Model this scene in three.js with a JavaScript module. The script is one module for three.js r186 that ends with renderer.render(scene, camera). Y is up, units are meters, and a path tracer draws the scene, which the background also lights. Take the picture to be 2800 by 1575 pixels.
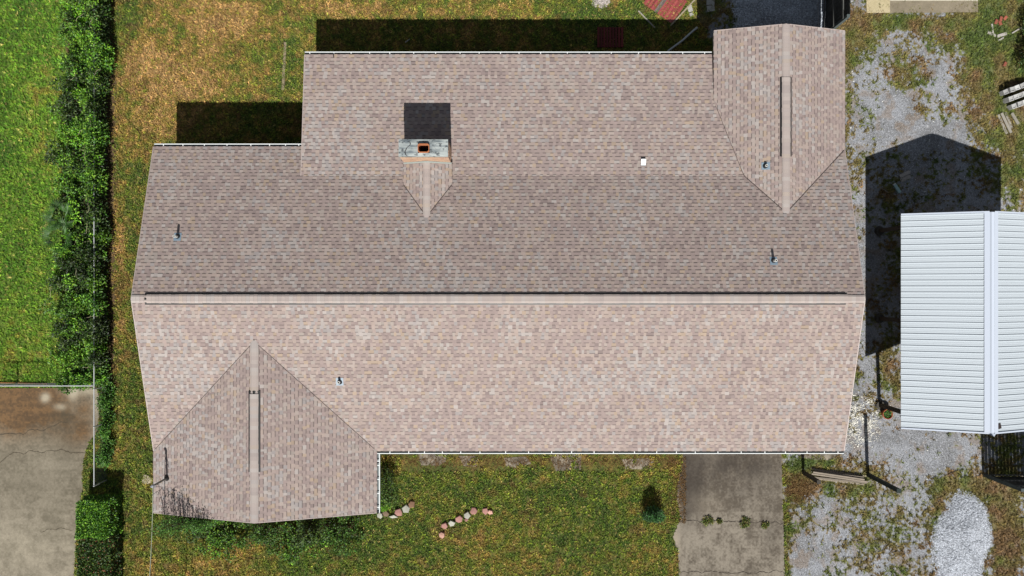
import * as THREE from 'three';

// ------------------------------------------------------------------ camera, sky, sun, exposure
const CAM_H = 36.1, F = 2330, SG = CAM_H / F;          // metres above the yard, focal length in photo pixels, metres per pixel on the ground
const scene = new THREE.Scene();
const camera = new THREE.PerspectiveCamera(2 * Math.atan(787.5 / F) * 180 / Math.PI, 2800 / 1575, 0.5, 900);
camera.position.set(0, CAM_H, 0); camera.up.set(0, 0, -1); camera.lookAt(0, 0, 0);
const renderer = new THREE.WebGLRenderer({ antialias: true });
renderer.toneMapping = THREE.LinearToneMapping;
renderer.toneMappingExposure = 1.62;
renderer.shadowMap.enabled = true;
const SUN_L = 0.86, SUN_K = -0.032;                    // a 1 m post throws a shadow 0.86 m north and 0.032 m west
const sunDir = new THREE.Vector3(-SUN_K, 1, SUN_L).normalize();
const skyTex = (() => {                                  // a clear, slightly hazy sky: pale at the horizon, blue overhead, brighter round the sun
  const w = 128, h = 64, d = new Float32Array(w * h * 4);
  for (let j = 0; j < h; j++) for (let i = 0; i < w; i++) {
    const el = ((j + .5) / h - .5) * Math.PI, az = (i + .5) / w * 2 * Math.PI - Math.PI, y = Math.sin(el), dx = Math.cos(el) * Math.cos(az), dz = Math.cos(el) * Math.sin(az);
    const t = Math.pow(Math.max(0, y), .45), c = Math.max(0, dx * sunDir.x + y * sunDir.y + dz * sunDir.z), glow = .5 * Math.pow(c, 8) + 1.2 * Math.pow(c, 60), o = (j * w + i) * 4;
    const hz = [.19, .195, .20], ze = [.085, .102, .130];
    for (let k = 0; k < 3; k++) d[o + k] = y < 0 ? .05 : (hz[k] + (ze[k] - hz[k]) * t) * (1 + glow * [1, .95, .86][k]); d[o + 3] = 1;
  }
  const t = new THREE.DataTexture(d, w, h, THREE.RGBAFormat, THREE.FloatType); t.mapping = THREE.EquirectangularReflectionMapping; t.magFilter = THREE.LinearFilter; t.needsUpdate = true; return t;
})();
scene.background = skyTex; scene.environment = skyTex;
const sun = new THREE.DirectionalLight(new THREE.Color(1, 0.965, 0.915), 4.2);
sun.position.copy(sunDir).multiplyScalar(80); sun.castShadow = true; sun.shadow.mapSize.set(4096, 4096);
Object.assign(sun.shadow.camera, { left: -30, right: 30, top: 30, bottom: -30, near: 1, far: 200 });
scene.add(sun);

// ------------------------------------------------------------------ helpers
const V = (x, y, z) => new THREE.Vector3(x, y, z);
const at = (px, py, h = 0) => V((px - 1400) * (CAM_H - h) / F, h, (py - 787.5) * (CAM_H - h) / F);  // a point of the place at height h
function RNG(s) { let a = s >>> 0; return () => { a = (a + 0x6D2B79F5) | 0; let t = Math.imul(a ^ (a >>> 15), 1 | a); t = (t + Math.imul(t ^ (t >>> 7), 61 | t)) ^ t; return ((t ^ (t >>> 14)) >>> 0) / 4294967296; }; }
const NT = new Float32Array(65536); { const r = RNG(77); for (let i = 0; i < 65536; i++) NT[i] = r(); }
function vnoise(x, y) {
  const xi = Math.floor(x), yi = Math.floor(y); let fx = x - xi, fy = y - yi; fx = fx * fx * (3 - 2 * fx); fy = fy * fy * (3 - 2 * fy);
  const x0 = xi & 255, x1 = (xi + 1) & 255, y0 = (yi & 255) << 8, y1 = ((yi + 1) & 255) << 8;
  const a = NT[y0 + x0], b = NT[y0 + x1], c = NT[y1 + x0], d = NT[y1 + x1];
  return a + (b - a) * fx + (c - a) * fy + (a - b - c + d) * fx * fy;
}
function fbm(x, y, o = 4) { let s = 0, a = 0.5, t = 0; for (let i = 0; i < o; i++) { s += a * vnoise(x, y); t += a; a *= 0.5; x = x * 2.03 + 17.3; y = y * 2.03 + 9.1; } return s / t; }
const clamp = (x, a = 0, b = 1) => Math.min(b, Math.max(a, x));
const sstep = (a, b, x) => { const t = clamp((x - a) / (b - a)); return t * t * (3 - 2 * t); };
const s2l = c => { c /= 255; return c <= 0.04045 ? c / 12.92 : Math.pow((c + 0.055) / 1.055, 2.4); };
const l2s = c => 255 * (c <= 0.0031308 ? 12.92 * c : 1.055 * Math.pow(Math.max(c, 0), 1 / 2.4) - 0.055);
const C = (r, g, b, k = 1) => [s2l(r) * k, s2l(g) * k, s2l(b) * k];      // sRGB to a linear triple
const mix = (a, b, t) => [a[0] + (b[0] - a[0]) * t, a[1] + (b[1] - a[1]) * t, a[2] + (b[2] - a[2]) * t];
const mul = (a, k) => [a[0] * k, a[1] * k, a[2] * k];

const used = {};
function numbered(n) { if (!(n in used)) { used[n] = 0; return n; } used[n]++; return n + '_' + String(used[n]).padStart(3, '0'); }
function tag(o, label, category, group, kind) { if (label) o.userData.label = label; if (category) o.userData.category = category; if (group) o.userData.group = group; if (kind) o.userData.kind = kind; return o; }
function thing(name, label, category, pos, group) { const g = new THREE.Group(); g.name = numbered(name); if (pos) g.position.copy(pos); scene.add(g); return tag(g, label, category, group); }

class MB {                                                // collects faces, builds ONE mesh
  constructor() { this.p = []; this.n = []; this.c = []; this.u = []; }
  tri(a, b, c, col, ua, ub, uc) {
    const ax = b.x - a.x, ay = b.y - a.y, az = b.z - a.z, bx = c.x - a.x, by = c.y - a.y, bz = c.z - a.z;
    let nx = ay * bz - az * by, ny = az * bx - ax * bz, nz = ax * by - ay * bx; const l = Math.hypot(nx, ny, nz) || 1; nx /= l; ny /= l; nz /= l;
    this.p.push(a.x, a.y, a.z, b.x, b.y, b.z, c.x, c.y, c.z);
    for (let i = 0; i < 3; i++) { this.n.push(nx, ny, nz); this.c.push(col[0], col[1], col[2]); }
    const pr = Math.abs(ny) > 0.6 ? q => [q.x, q.z] : Math.abs(nx) > Math.abs(nz) ? q => [q.z, q.y] : q => [q.x, q.y];
    this.u.push(...(ua || pr(a)), ...(ub || pr(b)), ...(uc || pr(c)));
  }
  quad(a, b, c, d, col, ua, ub, uc, ud) { this.tri(a, b, c, col, ua, ub, uc); this.tri(a, c, d, col, ua, uc, ud); }
  box(ctr, sx, sy, sz, col, ry = 0, rx = 0, rz = 0) {     // centre, sizes
    const e = new THREE.Euler(rx, ry, rz, 'YXZ'), P = [];
    for (const [i, j, k] of [[-1, -1, -1], [1, -1, -1], [1, -1, 1], [-1, -1, 1], [-1, 1, -1], [1, 1, -1], [1, 1, 1], [-1, 1, 1]]) P.push(V(i * sx / 2, j * sy / 2, k * sz / 2).applyEuler(e).add(ctr));
    for (const [a, b, c, d] of [[4, 7, 6, 5], [0, 1, 2, 3], [3, 2, 6, 7], [1, 0, 4, 5], [2, 1, 5, 6], [0, 3, 7, 4]]) this.quad(P[a], P[b], P[c], P[d], col);
    return this;
  }
  cbox(ctr, sx, sy, sz, col, ry = 0, ch = 0.01) {         // box with chamfered top edges
    const P = (x, y, z) => V(x, y, z).applyAxisAngle(V(0, 1, 0), ry).add(ctr), X = sx / 2, Y = sy / 2, Z = sz / 2;
    const b = [P(-X, -Y, -Z), P(X, -Y, -Z), P(X, -Y, Z), P(-X, -Y, Z)], m = [P(-X, Y - ch, -Z), P(X, Y - ch, -Z), P(X, Y - ch, Z), P(-X, Y - ch, Z)];
    const t = [P(-X + ch, Y, -Z + ch), P(X - ch, Y, -Z + ch), P(X - ch, Y, Z - ch), P(-X + ch, Y, Z - ch)];
    this.quad(t[0], t[3], t[2], t[1], col);
    for (let i = 0; i < 4; i++) { const j = (i + 1) % 4; this.quad(b[j], b[i], m[i], m[j], col); this.quad(m[j], m[i], t[i], t[j], col); }
    return this;
  }
  cyl(a, b, r0, r1, n, col, caps = true) {
    const d = b.clone().sub(a).normalize(), s = Math.abs(d.y) > 0.9 ? V(1, 0, 0) : V(0, 1, 0), e = s.clone().cross(d).normalize(), f = d.clone().cross(e);
    const ring = (o, r) => { const q = []; for (let i = 0; i < n; i++) { const t = i / n * Math.PI * 2; q.push(o.clone().addScaledVector(e, Math.cos(t) * r).addScaledVector(f, Math.sin(t) * r)); } return q; };
    const A = ring(a, r0), B = ring(b, r1);
    for (let i = 0; i < n; i++) { const j = (i + 1) % n; this.quad(A[i], A[j], B[j], B[i], col); if (caps) { this.tri(b, B[i], B[j], col); this.tri(a, A[j], A[i], col); } }
    return this;
  }
  tube(pts, r, n, col, r1 = r) { for (let i = 0; i + 1 < pts.length; i++) { const t0 = i / (pts.length - 1), t1 = (i + 1) / (pts.length - 1); this.cyl(pts[i], pts[i + 1], r + (r1 - r) * t0, r + (r1 - r) * t1, n, col, i === 0 || i === pts.length - 2); } return this; }
  pipe(a, b, ro, ri, n, col, inner) {                     // open tube with wall thickness, standing from a to b
    const d = b.clone().sub(a).normalize(), s = Math.abs(d.y) > 0.9 ? V(1, 0, 0) : V(0, 1, 0), e = s.clone().cross(d).normalize(), f = d.clone().cross(e);
    const pt = (o, r, i) => { const t = i / n * Math.PI * 2; return o.clone().addScaledVector(e, Math.cos(t) * r).addScaledVector(f, Math.sin(t) * r); };
    for (let i = 0; i < n; i++) { this.quad(pt(a, ro, i), pt(a, ro, i + 1), pt(b, ro, i + 1), pt(b, ro, i), col); this.quad(pt(b, ro, i), pt(b, ro, i + 1), pt(b, ri, i + 1), pt(b, ri, i), col); this.quad(pt(a, ri, i + 1), pt(a, ri, i), pt(b, ri, i), pt(b, ri, i + 1), inner || col); }
    return this;
  }
  slab(poly, y0, y1, col) {                               // a flat polygon in x,z given a thickness
    const sh = poly.map(p => new THREE.Vector2(p[0], p[1])); const tri = THREE.ShapeUtils.triangulateShape(sh, []);
    const area = THREE.ShapeUtils.area(sh), P = (i, y) => V(poly[i][0], y, poly[i][1]);
    for (const [a, b, c] of tri) { if (area > 0) { this.tri(P(a, y1), P(c, y1), P(b, y1), col); this.tri(P(a, y0), P(b, y0), P(c, y0), col); } else { this.tri(P(a, y1), P(b, y1), P(c, y1), col); this.tri(P(a, y0), P(c, y0), P(b, y0), col); } }
    for (let i = 0; i < poly.length; i++) { const j = (i + 1) % poly.length; if (area > 0) this.quad(P(j, y0), P(i, y0), P(i, y1), P(j, y1), col); else this.quad(P(i, y0), P(j, y0), P(j, y1), P(i, y1), col); }
    return this;
  }
  geo() {
    const g = new THREE.BufferGeometry();
    g.setAttribute('position', new THREE.Float32BufferAttribute(this.p, 3)); g.setAttribute('normal', new THREE.Float32BufferAttribute(this.n, 3));
    g.setAttribute('color', new THREE.Float32BufferAttribute(this.c, 3)); g.setAttribute('uv', new THREE.Float32BufferAttribute(this.u, 2)); return g;
  }
  build(name, mat, parent) { const m = new THREE.Mesh(this.geo(), mat); m.name = parent === scene ? numbered(name) : name; parent.add(m); return m; }
}
function dataTex(w, h, fn, srgb = true) {                  // fn(i,j) -> linear triple
  const d = new Uint8Array(w * h * 4);
  for (let j = 0; j < h; j++) for (let i = 0; i < w; i++) { const c = fn(i, j), o = (j * w + i) * 4; for (let k = 0; k < 3; k++) d[o + k] = clamp(srgb ? l2s(c[k]) : c[k] * 255, 0, 255); d[o + 3] = 255; }
  const t = new THREE.DataTexture(d, w, h); if (srgb) t.colorSpace = THREE.SRGBColorSpace; t.magFilter = THREE.LinearFilter; t.minFilter = THREE.LinearMipmapLinearFilter; t.generateMipmaps = true; t.wrapS = t.wrapT = THREE.RepeatWrapping; t.needsUpdate = true; return t;
}
function wrapNoise(w, seed) { const r = RNG(seed), a = new Float32Array(w * w); for (let i = 0; i < w * w; i++) a[i] = r(); return a; }

// ------------------------------------------------------------------ materials
const grain = (() => { const a = wrapNoise(256, 5), b = wrapNoise(32, 6); return dataTex(256, 256, (i, j) => { const v = 0.80 + 0.2 * a[j * 256 + i] + 0.0 * b[0]; return [v, v, v]; }); })();
grain.repeat.set(1.6, 1.6);
const grainBump = (() => { const a = wrapNoise(256, 9); return dataTex(256, 256, (i, j) => { const v = a[j * 256 + i]; return [v, v, v]; }, false); })();
const std = (o) => new THREE.MeshStandardMaterial({ vertexColors: true, roughness: 0.9, metalness: 0, side: THREE.DoubleSide, ...o });
const M = {
  shingle: std({ map: grain, roughness: 0.95 }),
  plain: std({}),
  rough: std({ map: grain, roughness: 0.95, bumpMap: grainBump, bumpScale: 0.004 }),
  metal: std({ roughness: 0.38, metalness: 0.15 }),
  whitePaint: std({ roughness: 0.35 }),
  plastic: std({ roughness: 0.5 }),
  leaf: std({ roughness: 0.55 }),
  drylf: std({ roughness: 0.85 }),
  galv: std({ roughness: 0.4, metalness: 0.15 }),
};
const woodTex = (() => { const a = wrapNoise(256, 21); return dataTex(256, 256, (i, j) => { const x = fbm(i * 0.02, j * 0.35, 3), v = 0.6 + 0.45 * x + 0.15 * (a[j * 256 + i] - 0.5); return [v, v, v]; }); })();
M.wood = std({ map: woodTex, roughness: 0.9 });

// ------------------------------------------------------------------ the ground: what grows where (in photo pixels on the ground plane)
const blob = (x, y, L) => { let s = 0; for (const [bx, by, rx, ry, w] of L) { const dx = (x - bx) / rx, dy = (y - by) / ry, q = dx * dx + dy * dy; if (q < 6) s += w * Math.exp(-q); } return s; };
const DRY = [[420, 180, 90, 110, .5], [500, 250, 110, 60, .3], [640, 40, 110, 70, .5], [560, 140, 45, 100, .4], [420, 350, 90, 60, .35], [700, 190, 40, 40, .15], [950, 25, 120, 25, .4], [1250, 20, 160, 25, .25], [1420, 30, 60, 25, .2],
  [340, 60, 45, 70, -.45], [800, 90, 60, 110, -.22], [345, 300, 25, 120, -.1], [700, 300, 100, 40, -.05], [1620, 40, 120, 40, -.5],
  [330, 700, 25, 220, .32], [335, 930, 18, 120, .3], [370, 600, 30, 200, -.1], [370, 1120, 50, 130, -.28], [330, 1230, 30, 60, .1],
  [560, 1540, 160, 50, .5], [690, 1490, 40, 40, .25], [1340, 1530, 60, 60, .4], [1290, 1475, 60, 20, .3], [1500, 1540, 60, 30, .2], [1490, 1310, 26, 18, .45], [1840, 1310, 20, 70, .4], [1760, 1520, 70, 40, .3], [1430, 1540, 30, 30, .25],
  [1200, 1330, 150, 50, -.2], [1560, 1340, 160, 60, -.24], [900, 1480, 130, 50, -.25], [700, 1430, 300, 35, -.45], [1640, 1480, 120, 50, -.2], [1100, 1500, 120, 60, -.1], [800, 1540, 60, 30, -.2], [1300, 1260, 400, 12, .3], [1020, 1300, 30, 60, -.1],
  [2760, 1480, 60, 130, .55], [2740, 60, 90, 120, -.4], [2770, 480, 60, 100, -.1], [2720, 300, 40, 100, .25]];
const yardPalette = { deep: C(72, 98, 28), green: C(100, 116, 36), olive: C(128, 122, 48), gold: C(156, 130, 62), tan: C(182, 146, 88), straw: C(196, 158, 100), earth: C(118, 84, 50) };
const nbrPalette = { deep: C(66, 110, 20), green: C(90, 134, 28), lime: C(118, 152, 40), dry: C(140, 136, 50) };
function isNeighbour(gx, gy) { return gx < 262 && gy < 1066; }
function lawnColour(gx, gy) {
  const n1 = fbm(gx * 0.012, gy * 0.012, 4), n2 = fbm(gx * 0.06 + 40, gy * 0.06, 3), n3 = vnoise(gx * 0.3, gy * 0.3);
  if (isNeighbour(gx, gy)) {
    const d = 0.47 + (n1 - 0.5) * 0.7 + (n2 - 0.5) * 0.8 + (n3 - .5) * .3 + blob(gx, gy, [[120, 330, 50, 200, .22], [60, 600, 60, 200, -.1], [120, 980, 80, 60, .18], [20, 930, 40, 120, .15], [100, 90, 120, 120, -.12]]);
    const P = nbrPalette; return d < 0.45 ? mix(P.deep, P.green, sstep(0.1, 0.45, d)) : d < 0.72 ? mix(P.green, P.lime, sstep(0.45, 0.72, d) * 0.75) : mix(P.lime, P.dry, sstep(0.72, 0.95, d));
  }
  let d = 0.41 + (n1 - 0.5) * 0.55 + (n2 - 0.5) * 1.15 + (n3 - 0.5) * 0.35 + blob(gx, gy, DRY);
  if (gy < 400) d += 0.04; if (gy > 1200) d = .25 + (d - .41) * .82; else d -= .05;
  const P = yardPalette;
  let c = d < 0.25 ? mix(P.deep, P.green, sstep(0, 0.25, d)) : d < 0.48 ? mix(P.green, P.olive, sstep(0.25, 0.48, d)) : d < 0.68 ? mix(P.olive, P.gold, sstep(0.48, 0.68, d)) : d < 0.9 ? mix(P.gold, P.tan, sstep(0.68, 0.9, d)) : mix(P.tan, P.straw, sstep(0.9, 1.2, d));
  const e = fbm(gx * 0.04 + 90, gy * 0.04 + 30, 3); if (e > 0.64) c = mix(c, P.earth, sstep(0.64, 0.78, e) * 0.5);
  return c;
}
// weeds in the gravel yard: 0 bare gravel ... 1 covered
const WEED = [[2720, 80, 110, 130, .7], [2770, 300, 70, 260, .7], [2330, 90, 70, 60, .7], [2440, 60, 300, 22, .5], [2470, 190, 90, 40, .22], [2480, 130, 40, 40, .05], [2450, 230, 60, 30, .25], [2580, 110, 60, 50, .2], [2320, 200, 16, 260, .3], [2345, 420, 20, 60, .2], [2520, 300, 25, 40, .3], [2390, 300, 30, 20, .15],
  [2560, 300, 70, 25, .18], [2670, 230, 35, 200, .3], [2470, 320, 60, 60, -.35], [2560, 380, 80, 40, -.35], [2570, 210, 30, 80, -.15], [2400, 250, 40, 60, -.1],
  [2440, 620, 30, 200, .25], [2430, 980, 30, 60, .35], [2440, 1060, 40, 40, .3], [2330, 1010, 25, 120, .2], [2230, 1262, 60, 14, .8], [2290, 1300, 110, 40, .3], [2390, 1290, 40, 20, .35], [2200, 1330, 50, 60, .55], [2150, 1480, 14, 140, .55],
  [2350, 1340, 90, 35, .3], [2450, 1330, 60, 30, .05], [2420, 1440, 110, 60, .22], [2400, 1520, 130, 60, .18], [2200, 1440, 36, 30, .35], [2210, 1530, 60, 60, -.3], [2250, 1400, 30, 40, -.2], [2600, 1330, 90, 40, .35], [2560, 1430, 30, 90, .5], [2750, 1420, 50, 200, .9], [2690, 1330, 90, 25, .6], [2660, 1190, 80, 20, .25], [2430, 1200, 60, 40, -.25], [2540, 1230, 90, 50, -.05], [2500, 700, 400, 300, -.0], [1930, 20, 60, 60, .5], [2200, 30, 90, 50, -.4]];
function weed(gx, gy) {
  const n = fbm(gx * 0.024, gy * 0.024, 4) * 0.42 + fbm(gx * 0.16, gy * 0.16 + 50, 4) * 0.93, rd = 1 - Math.abs(2 * fbm(gx * .022 + 31, gy * .022 + 8, 3) - 1), vine = gy > 1300 && gx < 2560 ? sstep(.94, .985, rd) * .3 : 0;
  return sstep(0.58, 0.74, n - (gy > 1180 ? 0.235 : 0.185) + vine + blob(gx, gy, WEED) * .85);
}
// border between lawn and gravel (photo pixels): gravel lies east of it
const BORDER = [[1900, -200], [1905, 60], [1960, 130], [2100, 300], [2190, 600], [2200, 1000], [2150, 1235], [2146, 1300], [2150, 1600], [2152, 1800]];
function borderX(gy) { for (let i = 0; i + 1 < BORDER.length; i++) { const [x0, y0] = BORDER[i], [x1, y1] = BORDER[i + 1]; if (gy <= y1) return x0 + (x1 - x0) * clamp((gy - y0) / (y1 - y0)); } return 2152; }
const GRAVEL = C(148, 151, 157), GRAVEL_D = C(112, 113, 115), SHELL = C(186, 188, 192), MUD = C(126, 104, 78);
function weedColour(gx, gy) {
  const w = fbm(gx * 0.03 + 11, gy * 0.03, 3) + blob(gx, gy, [[2750, 1450, 60, 140, .25], [2720, 70, 110, 120, -.28], [2230, 1262, 60, 14, -.4], [2770, 420, 60, 200, -.08], [2490, 300, 60, 50, .12], [2200, 1340, 40, 30, .2]]);
  const P = [C(78, 96, 32), C(100, 106, 42), C(116, 104, 54), C(122, 96, 60)];
  return w < 0.36 ? mix(P[0], P[1], sstep(0.15, 0.36, w)) : w < 0.56 ? mix(P[1], P[2], sstep(0.36, 0.56, w)) : mix(P[2], P[3], sstep(0.56, 0.78, w));
}
const bareR = RNG(31);
function groundColour(gx, gy, fine) {
  const bx = borderX(gy) + (fbm(gy * 0.05, 3.3, 3) - 0.5) * 60;
  const t = sstep(bx - 14, bx + 14, gx);
  let lawn = null, grav = null;
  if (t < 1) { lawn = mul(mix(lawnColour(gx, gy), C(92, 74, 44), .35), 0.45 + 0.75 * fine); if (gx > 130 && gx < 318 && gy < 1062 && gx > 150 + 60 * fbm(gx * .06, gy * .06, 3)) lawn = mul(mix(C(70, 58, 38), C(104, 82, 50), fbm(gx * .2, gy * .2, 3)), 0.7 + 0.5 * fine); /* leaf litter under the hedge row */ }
  if (t > 0) {
    const s = fbm(gx * 0.02 + 200, gy * 0.02 + 70, 4), p = vnoise(gx * 0.9, gy * 0.9);
    grav = mix(GRAVEL_D, GRAVEL, sstep(0.22, 0.55, s + (p - 0.5) * 0.75)); grav = mul(grav, 0.82 + 0.34 * fine); if (fine > 0.93) grav = SHELL; if (fine < 0.09) grav = GRAVEL_D;
    const dirt = sstep(0.5, 0.7, fbm(gx * 0.035 + 5, gy * 0.035 + 300, 4)); grav = mix(grav, mul(MUD, 0.8 + 0.5 * fine), dirt * 0.45);
    const w = weed(gx, gy); if (w > 0) grav = mix(grav, mul(weedColour(gx, gy), 0.7 + 0.5 * fine), w * 0.9);
  }
  return t <= 0 ? lawn : t >= 1 ? grav : mix(lawn, grav, t);
}
const YX = 26, YZ = 15.5;                                   // half size of the detailed yard
const GK = 0.84;                                             // display colours to base colours
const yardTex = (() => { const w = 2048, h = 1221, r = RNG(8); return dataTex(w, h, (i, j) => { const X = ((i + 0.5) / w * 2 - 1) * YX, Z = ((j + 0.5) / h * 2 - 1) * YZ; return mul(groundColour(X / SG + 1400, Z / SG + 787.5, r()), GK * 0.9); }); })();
yardTex.wrapS = yardTex.wrapT = THREE.MirroredRepeatWrapping;
const yardMat = new THREE.MeshStandardMaterial({ map: yardTex, roughness: 0.97, bumpMap: yardTex, bumpScale: 0.02 });
function sheet(name, poly, y, mat, uvf) {
  const sh = poly.map(p => new THREE.Vector2(p[0], p[1])), tri = THREE.ShapeUtils.triangulateShape(sh, []), up = THREE.ShapeUtils.area(sh) > 0, p = [], n = [], u = [], idx = [];
  for (const q of poly) { p.push(q[0], y, q[1]); n.push(0, 1, 0); u.push(...uvf(q[0], q[1])); }
  for (const [a, b, c] of tri) up ? idx.push(a, c, b) : idx.push(a, b, c);
  const g = new THREE.BufferGeometry(); g.setAttribute('position', new THREE.Float32BufferAttribute(p, 3)); g.setAttribute('normal', new THREE.Float32BufferAttribute(n, 3)); g.setAttribute('uv', new THREE.Float32BufferAttribute(u, 2)); g.setIndex(idx);
  const m = new THREE.Mesh(g, mat); m.name = numbered(name); m.userData.kind = 'structure'; scene.add(m); return m;
}
const yuv = (x, z) => [(x / YX + 1) / 2, (z / YZ + 1) / 2];
const farMat = new THREE.MeshStandardMaterial({ map: yardTex, roughness: 0.97 });
sheet('ground', [[-420, -420], [420, -420], [420, 420], [-420, 420]], -0.012, farMat, yuv);
const gw = (gx, gy) => [(gx - 1400) * SG, (gy - 787.5) * SG];
{ const b = BORDER.map(([x, y]) => gw(x, y)); b[0][1] = -YZ; b[b.length - 1][1] = YZ;
  sheet('lawn', [[-YX, -YZ], ...b, [-YX, YZ]], 0, yardMat, yuv);
  sheet('gravel_yard', [...b.slice().reverse(), [YX, -YZ], [YX, YZ]].map(p => p), 0, yardMat, yuv); }

// concrete
function concreteTex(w, h, x0, z0, x1, z1, fn) { const r = RNG(w + h); const t = dataTex(w, h, (i, j) => fn((x0 + (x1 - x0) * (i + .5) / w) / SG + 1400, (z0 + (z1 - z0) * (j + .5) / h) / SG + 787.5, r())); t.wrapS = t.wrapT = THREE.ClampToEdgeWrapping; return t; }
function concreteSlab(name, gpoly, top, fn, tw, th) {
  const poly = gpoly.map(p => gw(...p)); let x0 = 1e9, x1 = -1e9, z0 = 1e9, z1 = -1e9; for (const [x, z] of poly) { x0 = Math.min(x0, x); x1 = Math.max(x1, x); z0 = Math.min(z0, z); z1 = Math.max(z1, z); }
  const mb = new MB(); mb.slab(poly, -0.06, top, [1, 1, 1]);
  for (let i = 0; i < mb.u.length; i += 2) { const k = i / 2 * 3; mb.u[i] = (mb.p[k] - x0) / (x1 - x0); mb.u[i + 1] = (mb.p[k + 2] - z0) / (z1 - z0); }
  const m = mb.build(name, new THREE.MeshStandardMaterial({ map: concreteTex(tw, th, x0, z0, x1, z1, fn), roughness: 0.93 }), scene); m.userData.kind = 'structure'; return m;
}
const crack = (gx, gy, pts, w) => { gy += (fbm(gx * .06, 5, 3) - .5) * 14; let d = 1e9; for (let i = 0; i + 1 < pts.length; i++) { const [ax, ay] = pts[i], [bx, by] = pts[i + 1], t = clamp(((gx - ax) * (bx - ax) + (gy - ay) * (by - ay)) / ((bx - ax) ** 2 + (by - ay) ** 2)); d = Math.min(d, Math.hypot(gx - ax - t * (bx - ax), gy - ay - t * (by - ay))); } return d + (vnoise(gx * 0.25, gy * 0.25) - 0.5) * 1.2 < w * .6; };
function nbrConcrete(gx, gy, r) {
  const n = fbm(gx * 0.014, gy * 0.014, 5), m = fbm(gx * 0.05 + 7, gy * 0.05, 4), f = fbm(gx * 0.012, gy * 0.09, 3);
  const h = fbm(gx * .2, gy * .2 + 77, 3); let c = mix(C(112, 104, 86), C(176, 166, 146), sstep(0.22, 0.78, n * 0.35 + m * 0.25 + h * .25 + f * .15)); if (vnoise(gx * .7, gy * .7) > .9) c = mul(c, 1.25);
  const rust = clamp(blob(gx, gy, [[60, 1095, 130, 55, 1.3], [40, 1140, 90, 60, 1.1], [150, 1120, 50, 60, .5], [230, 1150, 30, 70, .6], [200, 1180, 50, 40, .6], [20, 1080, 60, 40, .4]]) * (0.35 + m * 1.1));
  c = mix(c, mix(C(98, 72, 42), C(134, 98, 56), sstep(.3, .7, f * .5 + h * .5)), rust * 0.9);
  const dark = clamp(blob(gx, gy, [[180, 1140, 50, 40, .8], [185, 1230, 40, 50, .6], [100, 1190, 70, 30, .3], [60, 1330, 90, 60, .35], [150, 1330, 60, 80, .3], [30, 1250, 60, 30, .35]]) * (0.2 + m * 1.2));
  c = mix(c, C(84, 76, 58), dark * 0.75);
  const pale = clamp(blob(gx, gy, [[124, 1087, 12, 12, 1.3], [200, 1072, 14, 22, 1.2], [240, 1070, 40, 10, .8], [264, 1110, 7, 50, 1], [165, 1112, 16, 9, .8], [60, 1500, 120, 60, .35]]) * (0.5 + m * 0.8));
  c = mix(c, C(206, 196, 172), pale * 0.8);
  if (crack(gx, gy, [[0, 1183], [40, 1190], [95, 1175], [130, 1172], [160, 1158], [185, 1155]], 1.6) || crack(gx, gy, [[0, 1260], [40, 1240], [110, 1233], [170, 1232], [235, 1240]], 1.5) || crack(gx, gy, [[110, 1450], [160, 1446], [215, 1448]], 1.2)) c = C(78, 68, 52);
  return mul(c, (0.82 + 0.36 * r) * 0.54);
}
concreteSlab('neighbour_driveway', [[-150, 1062], [262, 1060], [271, 1075], [272, 1140], [268, 1185], [252, 1196], [238, 1225], [228, 1260], [226, 1340], [213, 1400], [209, 1470], [203, 1575], [200, 1720], [-150, 1720]], 0.02, nbrConcrete, 640, 896);
function driveConcrete(gx, gy, r) {
  const n = fbm(gx * 0.016 + 3, gy * 0.016, 5), m = fbm(gx * 0.06, gy * 0.06 + 30, 4), f = fbm(gx * 0.11, gy * 0.012, 3);
  let c = mix(C(108, 98, 84), C(172, 162, 146), sstep(0.32, 0.68, n * 0.3 + m * 0.25 + f * 0.15 + fbm(gx * .22 + 3, gy * .22, 3) * .3 + (gy > 1400 ? 0.03 : -0.03)));
  const dark = clamp(blob(gx, gy, [[1885, 1310, 40, 70, 1.2], [1900, 1390, 34, 34, .7], [1990, 1265, 140, 40, .9], [2000, 1340, 120, 50, .45], [2080, 1290, 60, 50, .4], [1870, 1380, 18, 60, .6], [2110, 1450, 30, 60, .4]]) * (0.2 + m * 1.3));
  c = mix(c, C(66, 58, 50), dark * 0.8);
  const pale = clamp(blob(gx, gy, [[1852, 1385, 10, 40, .9], [1846, 1480, 12, 40, .9], [1930, 1380, 50, 30, .35]]) * (0.4 + m)); c = mix(c, C(200, 186, 164), pale * 0.7);
  if (crack(gx, gy, [[1840, 1422], [1930, 1427], [2030, 1424], [2140, 1430]], 1.5) || crack(gx, gy, [[1850, 1569], [1910, 1563], [2000, 1567], [2140, 1560]], 1.4)) c = C(56, 48, 38);
  return mul(c, (0.8 + 0.4 * r) * 0.47);
}
const DRVPOLY = [[1872, 1225], [2136, 1225], [2138, 1300], [2142, 1420], [2146, 1575], [2148, 1760], [1858, 1760]]; { const pts = [[1858, 1760], [1856, 1560], [1852, 1510], [1846, 1488], [1842, 1466], [1848, 1446], [1858, 1424], [1856, 1390], [1851, 1360], [1853, 1320], [1860, 1290], [1872, 1225]], r = RNG(19); for (let i = 0; i + 1 < pts.length; i++) for (let k = 1; k <= 6; k++) { const t = k / 6, [a, b] = pts[i], [c, d] = pts[i + 1]; if (i === pts.length - 2 && k === 6) continue; DRVPOLY.push([a + (c - a) * t + (r() - .5) * 5, b + (d - b) * t]); } }
concreteSlab('driveway', DRVPOLY, 0.018, driveConcrete, 512, 768);
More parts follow.
